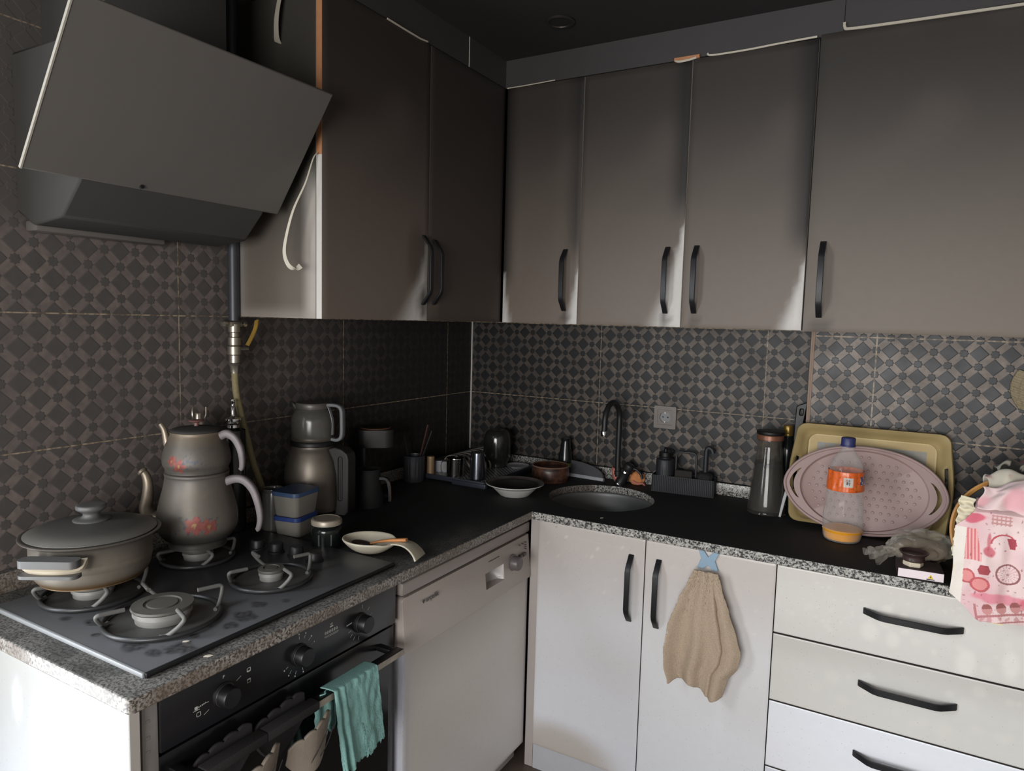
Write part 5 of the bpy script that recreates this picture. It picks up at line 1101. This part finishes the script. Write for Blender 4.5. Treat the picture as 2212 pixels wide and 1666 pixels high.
def apc(x, z):
    """the print: x,z metres on the hanging front"""
    c = mix(C(236, 212, 210), C(226, 190, 192), sst(-.2, .4, nz(x * 12, z * 12, 3))); d = math.hypot
    def blot(c, cx, cz, rx, rz, col_, s, n=1.):
        k = 1 - sst(.6, 1., d((x - cx) / rx, (z - cz) / rz) + .5 * n * nz(x * 60, z * 60, cx * 9)); return mix(c, col_, s * k)
    c = blot(c, 1.852, 1.085, .03, .012, C(214, 96, 118), .9); c = blot(c, 1.915, .902, .07, .014, C(226, 132, 148), .8, .6); c = blot(c, 1.975, .895, .04, .018, C(214, 96, 112), .7)
    # dress
    w_ = .008 + .012 * sst(1.06, .985, z)
    if .985 < z < 1.06 and 1.832 < x < 1.842 + w_ + .01: c = mix(C(214, 110, 116), C(240, 190, 186), .5 + .5 * sin(x * 900 + z * 60))
    # lamp and vase
    if d(x - 1.912, z - 1.03) < .026 and z > 1.03 and d(x - 1.912, z - 1.03) > .022: c = C(196, 96, 104)
    if 1.918 < x < 1.936 and 1.022 < z < 1.046 and x - 1.918 > (1.046 - z) * .3: c = C(170, 78, 88)
    c = blot(c, 1.885, 1.012, .014, .016, C(206, 96, 112), .85); c = blot(c, 1.884, 1.035, .005, .025, C(206, 110, 120), .8, .3)
    # hat, shoes
    if abs(x - 1.878) < .013 - abs(z - .965) * .4 and .955 < z < .978: c = C(170, 82, 88)
    for cx, cz, rx, rz in ((1.846, .945, .016, .017), (1.872, .93, .020, .018)):
        q = d((x - cx) / rx, (z - cz) / rz)
        if q < 1: c = C(228, 150, 148) if q < .75 else C(196, 100, 104)
    # bicycle wheel
    q = d(x - 1.925, (z - .962)); an = math.atan2(z - .962, x - 1.925)
    if .0205 < q < .0245: c = C(152, 104, 104)
    elif q < .0205 and (abs((an * 16 / (2 * PI)) % 1 - .5) < .07 or q < .003): c = mix(c, C(166, 116, 116), .7)
    # crate of jars
    xr, zr = x - 1.925, z - .872; a_ = .22; xx, zz = xr * cos(a_) + zr * sin(a_), -xr * sin(a_) + zr * cos(a_)
    if abs(xx) < .06 and -.024 < zz < .024:
        if abs(abs(xx) - .057) < .0025 or abs(zz + .004) < .0028 or abs(zz + .022) < .002: c = C(190, 128, 130)
        for k in (-.034, -.006, .022):
            if d((xx - k) / .0105, (zz - .012) / .013) < 1: c = C(206, 148, 146) if zz < .013 else C(160, 100, 98)
        if zz < -.007 and nz(x * 90, z * 90, 2) > .1: c = mix(c, C(200, 130, 130), .6)
    if 1.885 < x < 1.925 and 1.075 < z < 1.098 and (abs((x * 120) % 1 - .5) < .16 or abs((z * 120) % 1 - .5) < .16): c = mix(c, C(190, 130, 126), .8)
    if nz(x * 150, z * 150, 8) > .55: c = mix(c, C(160, 90, 104), .7)
    if x < 1.838 and z < 1.06: c = C(236, 228, 218)
    return c
t = thing('apron', 'pink printed apron draped over the round tray and worktop edge', 'apron', (0, 0, 0)); t.location = (1.95, -.66, .9)
def ap_left(z):
    P = [(.845, 1.880), (.852, 1.868), (.872, 1.845), (.897, 1.8135), (.96, 1.8175), (1.0, 1.8145), (1.06, 1.815), (1.075, 1.83), (1.1, 1.85), (1.13, 1.857), (1.2, 1.895)]
    for (a, x0), (b_, x1) in zip(P, P[1:]):
        if z <= b_: return x0 + (x1 - x0) * max(0, (z - a) / (b_ - a))
    return P[-1][1]
def apf(u, v):
    z = .847 + (1.125 - .847) * v; x0 = ap_left(z); x1 = 2.16; x = x0 + (x1 - x0) * u; y = -.668 + .022 * v + wr(x, z, 2.0) - .010 * sin(u * 9) * (1 - v) * .6
    if z > 1.10: y += (z - 1.10) * 1.6
    z += .006 * sin(u * 8) * (1 - v) ** 4
    return Vector((x, y, z)) - Vector((1.95, -.66, .9))
bm = B(); grid(bm, 290, 230, apf, lambda u, v: apc(ap_left(.847 + .278 * v) * (1 - u) + 2.16 * u, .847 + .278 * v)); obj('front', bm, M_cloth, t, mods=[('SOLIDIFY', dict(thickness=.0014))])
def apt(u, v):
    x0 = ap_left(1.12 + .05 * v); x = x0 + (2.16 - x0) * u; a = v * PI * .8
    return Vector((x + .01 * nz(u * 6, v * 4), -.640 - .020 * cos(a) + .035 * v + .012 * nz(u * 7, v * 3, 4), 1.112 + .075 * sin(a) * (.55 + .45 * sst(0, .35, u)) + .014 * nz(u * 8, v * 3, 2))) - Vector((1.95, -.66, .9))
def aptc(u, v): c = mix(C(234, 208, 206), C(222, 128, 146), .5 * sst(.1, .5, nz(u * 6, v * 3, 11) + .1)); return mix(c, C(176, 150, 150), .4 * sst(.25, .6, nz(u * 14, v * 9, 3)))
bm = B(); grid(bm, 90, 40, apt, aptc); obj('folded_bib', bm, M_cloth, t, mods=[('SOLIDIFY', dict(thickness=.0014))])
bm = B(); box(bm, -.05, -.028, -.012, -.011, -.055, -.040); obj('care_label', bm, M_tag, t)
t = thing('kitchen_towel', 'off-white towel with pink flecks heaped over the round tray', 'towel', (1.96, -.56, 1.135))
def ktf(u, v): a = v * PI * 1.05; return Vector((-.088 + .25 * u + .012 * nz(u * 5, v * 5), -.055 * cos(a) + .012 * nz(u * 7, v * 5, 3), -.03 + (.052 + .028 * sin(u * 5 + .6)) * sin(a) + .016 * nz(u * 8, v * 6, 7)))
def ktc(u, v): c = C(196, 188, 172); return mix(c, C(176, 110, 124), .8 * sst(.25, .45, nz(u * 12, v * 9, 21)))
bm = B(); grid(bm, 80, 50, ktf, ktc); obj('cloth', bm, M_cloth, t, mods=[('SOLIDIFY', dict(thickness=.0016))])
t = thing('tea_towel', 'dark maroon and green crumpled cloth behind the off-white towel', 'towel', (1.985, -.43, 1.155))
def ttc(u, v): k = nz(u * 7, v * 7, 31); return C(96, 62, 60) if k > .15 else (C(66, 64, 56) if k > -.1 else (C(50, 48, 44) if k > -.3 else C(170, 164, 150)))
def ttf(u, v): a = v * PI; return Vector((-.082 + .24 * u + .012 * nz(u * 5, v * 5, 9), -.055 * cos(a) + .014 * nz(u * 8, v * 5, 5), -.235 * (abs(v - .5) * 2) ** 3 + (.030 + .014 * sin(u * 7)) * sin(a) + .02 * nz(u * 8, v * 6, 17)))
bm = B(); grid(bm, 80, 50, ttf, ttc); obj('cloth', bm, M_cloth, t, mods=[('SOLIDIFY', dict(thickness=.0016))])
t = thing('knitted_pot_holder', 'cream knitted pot holder hanging on the pier tiles at the right edge', 'pot holder', (2.015, -.128, 1.36))
bm = B(); grid(bm, 44, 60, lambda u, v: Vector((-.066 * (1 - (2 * v - 1.1) ** 2 * .3) + .15 * u, -.008 * sin(PI * u) - .0035 * abs(sin(u * 40)) - .002 * abs(sin(v * 70)), -.055 + .112 * v - .012 * sin(PI * u) - .016 * u)), None); obj('knit', bm, M_knit, t, mods=[('SOLIDIFY', dict(thickness=.006, offset=-1))])
bm = B(); tube(bm, spline([(.06, -.004, .07), (.065, -.004, .10), (.072, -.004, .07)], 5), .003, 8); obj('loop', bm, M_knit, t)

# ================================================================ towel on the door, things on the oven handle
t = thing('towel_hook', 'light blue X-shaped plastic hook over the sink cabinet door', 'hook', (1.2255, YF, .822))
xp = [(-.031, .052), (-.016, .052), (0, .030), (.016, .050), (.033, .050), (.020, .022), (.031, -.006), (.014, -.006), (0, .006), (-.013, -.006), (-.031, -.006), (-.020, .024)]
bm = B(); prism(bm, xp, .006, XZ(-.001)); box(bm, -.030, .030, -.002, .022, .0470, .0495); obj('cross', bm, M_lblue, t, mods=[('BEVEL', dict(width=.0015, segments=2, limit_method='ANGLE', angle_limit=R(50)))])
t = thing('hand_towel', 'beige terry hand towel gathered in the light blue hook', 'towel', (1.2305, -.62, .82))
def interp(P, s):
    for (a, x0), (b_, x1) in zip(P, P[1:]):
        if s <= b_: f = (s - a) / (b_ - a); f = f * f * (3 - 2 * f) * .5 + f * .5; return x0 + (x1 - x0) * f
    return P[-1][1]
LT = [(0, -.034), (.1, -.048), (.25, -.072), (.5, -.1), (.7, -.109), (.85, -.106), (1, -.090)]; RT = [(0, .032), (.1, .042), (.3, .068), (.5, .094), (.62, .107), (.72, .102), (.85, .074), (1, .062)]
BT = [(0, -.350), (.15, -.336), (.38, -.334), (.6, -.346), (.84, -.368), (.93, -.360), (1, -.352)]
def twf(u, v):
    s = v; zb = interp(BT, u); z = .002 * nz(u * 9) + zb * s; s2 = min(1, -z / .352)
    xl, xr = interp(LT, s2), interp(RT, s2); x = xl + (xr - xl) * u; A = .005 + .026 * s
    y = -.012 * (1 - s) - A * (.5 + .5 * sin(u * 14.2 + 1.2 + .6 * s)) ** 1.4 - .010 * s - .016 * sst(.5, .72, u) * (1 - sst(.735, .76, u)) * sst(0, .3, s) - .004 * nz(x * 40, z * 14, 2)
    return Vector((x, y, z))
bm = B(); grid(bm, 130, 120, twf, None)
rnd = random.Random(2)
for v in bm.verts: v.co.y -= rnd.uniform(0, .0012)
obj('terry', bm, M_terry, t, angle=180, mods=[('SOLIDIFY', dict(thickness=.004, offset=-1))])
def hem(pts, w_): bm = B(); sweep(bm, spline(pts, 4), rect(w_, .0012), (0, .15, 1)); return bm
bm = B(); V = []; grid(bm, 4, 30, lambda u, v: twf(0.002 + .05 * u, .55 + .44 * v) + Vector((0, -.0035, 0)), None); obj('side_hem', bm, mat('towel_hem', C(206, 196, 182), .9, var=.1, bump=.5, bscale=400), t, mods=[('SOLIDIFY', dict(thickness=.001))])
bm = B(); grid(bm, 4, 24, lambda u, v: twf(.945 + .053 * u, .60 + .30 * v) + Vector((0, -.0035, 0)), None); obj('bottom_hem', bm, mat('towel_hem_pale', C(216, 200, 186), .9, var=.08), t, mods=[('SOLIDIFY', dict(thickness=.001))])
# teal cloth over the oven handle
t = thing('cleaning_cloth', 'teal ragged microfibre cloth hung over the oven handle', 'cloth', (.685, -1.49, .728))
rnd = random.Random(4); rag = [rnd.uniform(-1, 1) for _ in range(200)]
def tlf(u, v):      # front flap: u along the handle, v down
    L_ = .188 + .016 * (1 - u) + .006 * rag[int(u * 60)] + (.022 if .02 < u < .14 else 0) - .03 * sst(.75, .6, u) * sst(.3, .5, u) * 0; y0, y1 = -.074 + .030 * v, .062 + .034 * v
    y = y0 + (y1 - y0) * u; k = min(1, v / .13); d = max(0, v - .13) / .87; x = -.030 + .036 * k + .004 * sin(u * 11 + 1) * d + .003 * nz(u * 9, v * 7, 3) * k; z = .0025 + .0012 * sin(PI * k) - L_ * d
    if u < .22: x += .012 * v * sin(u * 40)
    return Vector((x, y, z))
bm = B(); grid(bm, 90, 90, tlf, None); rn2 = random.Random(8)
for v in bm.verts: v.co.x += rn2.uniform(-.0004, .0004)
obj('front_flap', bm, M_teal, t, angle=180, mods=[('SOLIDIFY', dict(thickness=.0022))])
def tbf(u, v): L_ = .105 + .008 * rag[80 + int(u * 40)]; return Vector((-.010 - .016 * sst(0, .15, v) + .004 * sin(u * 12), -.094 + .065 * u + .006 * nz(u * 4, v * 5), .002 - L_ * v))
bm = B(); grid(bm, 40, 50, tbf, None); obj('back_flap', bm, M_teal, t, angle=180, mods=[('SOLIDIFY', dict(thickness=.0022))])
# two folded pot grips on the oven handle (faces +x)
def grip(y, z, label):
    t = thing('pot_grip', label, 'pot holder', (.69, y, z), 90, 'folded pot grips on the oven handle')
    def sheet(w_, h_, rise, nl, f, m, name):
        bm = B()
        def P(u, v):
            x = -w_ / 2 + w_ * u; zt = rise * u + .0055 * abs(sin(u * PI * nl)) ** .6 - .006 * (1 - sin(PI * u)) ** 2
            zb = -h_ * (.25 + .75 * sin(PI * (.06 + .88 * u) ** .8)) + .25 * rise * u; return f(x, zb + (zt - zb) * v, u, v)
        grid(bm, 80, 24, P, None); return obj(name, bm, m, t, mods=[('SOLIDIFY', dict(thickness=.006, offset=0))])
    sheet(.125, .085, .018, 4, lambda x, z_, u, v: Vector((x - .002, .042 - .008 * (1 - v) ** 2, z_ + .036)), M_potback, 'back_leaf')
    bm = B(); box(bm, -.067, .067, .0005, .0285, .0200, .0400, .004); obj('inner_fold', bm, M_potback, t)
    fr = sheet(.108, .075, .030, 4, lambda x, z_, u, v: Vector((x + .022, -.006 - .024 * sin(PI * u) * (1 - .3 * v) - .010 * v, z_ - .004)), M_potholder, 'front_leaf')
    for k in (.35, .62):
        bm = B(); tube(bm, spline([(.022 - .045 + k * .09, -.031, -.055), (.022 - .03 + k * .09, -.038, -.03), (.022 + .004 + k * .06, -.0405, .002)], 4), .0009, 6); obj('seam', bm, M_potback, fr)
    return t
grip(-1.665, .690, 'folded greige and charcoal pot grip nearer the teal cloth')
g2 = grip(-1.798, .690, 'folded greige and charcoal pot grip farther from the teal cloth, at the left'); 
bm = B(); tube(bm, spline([(-.066, -.01, .014), (-.078, -.014, .03), (-.088, -.014, .022), (-.086, -.014, .012)], 5), .003, 8); obj('loop', bm, M_potholder, g2)
# flakes of paint
for x, y, z, s, lab in ((.562, -1.812, HT + .009, .006, 'pale paint flake on the hob near its front left corner'), (.630, -1.815, HT + .0005, .008, 'pale paint flake on the granite in front of the hob'), (.875, -.563, HT + .0005, .006, 'white fleck on the dark worktop near the inner corner')):
    t = thing('paint_flake', lab, 'flake', (x, y, z), 40); bm = B(); prism(bm, [(-s, -s * .4), (s * .2, -s * .5), (s, s * .1), (s * .1, s * .5), (-s * .8, s * .3)], .0012); obj('chip', bm, M_flake, t, smooth=False)
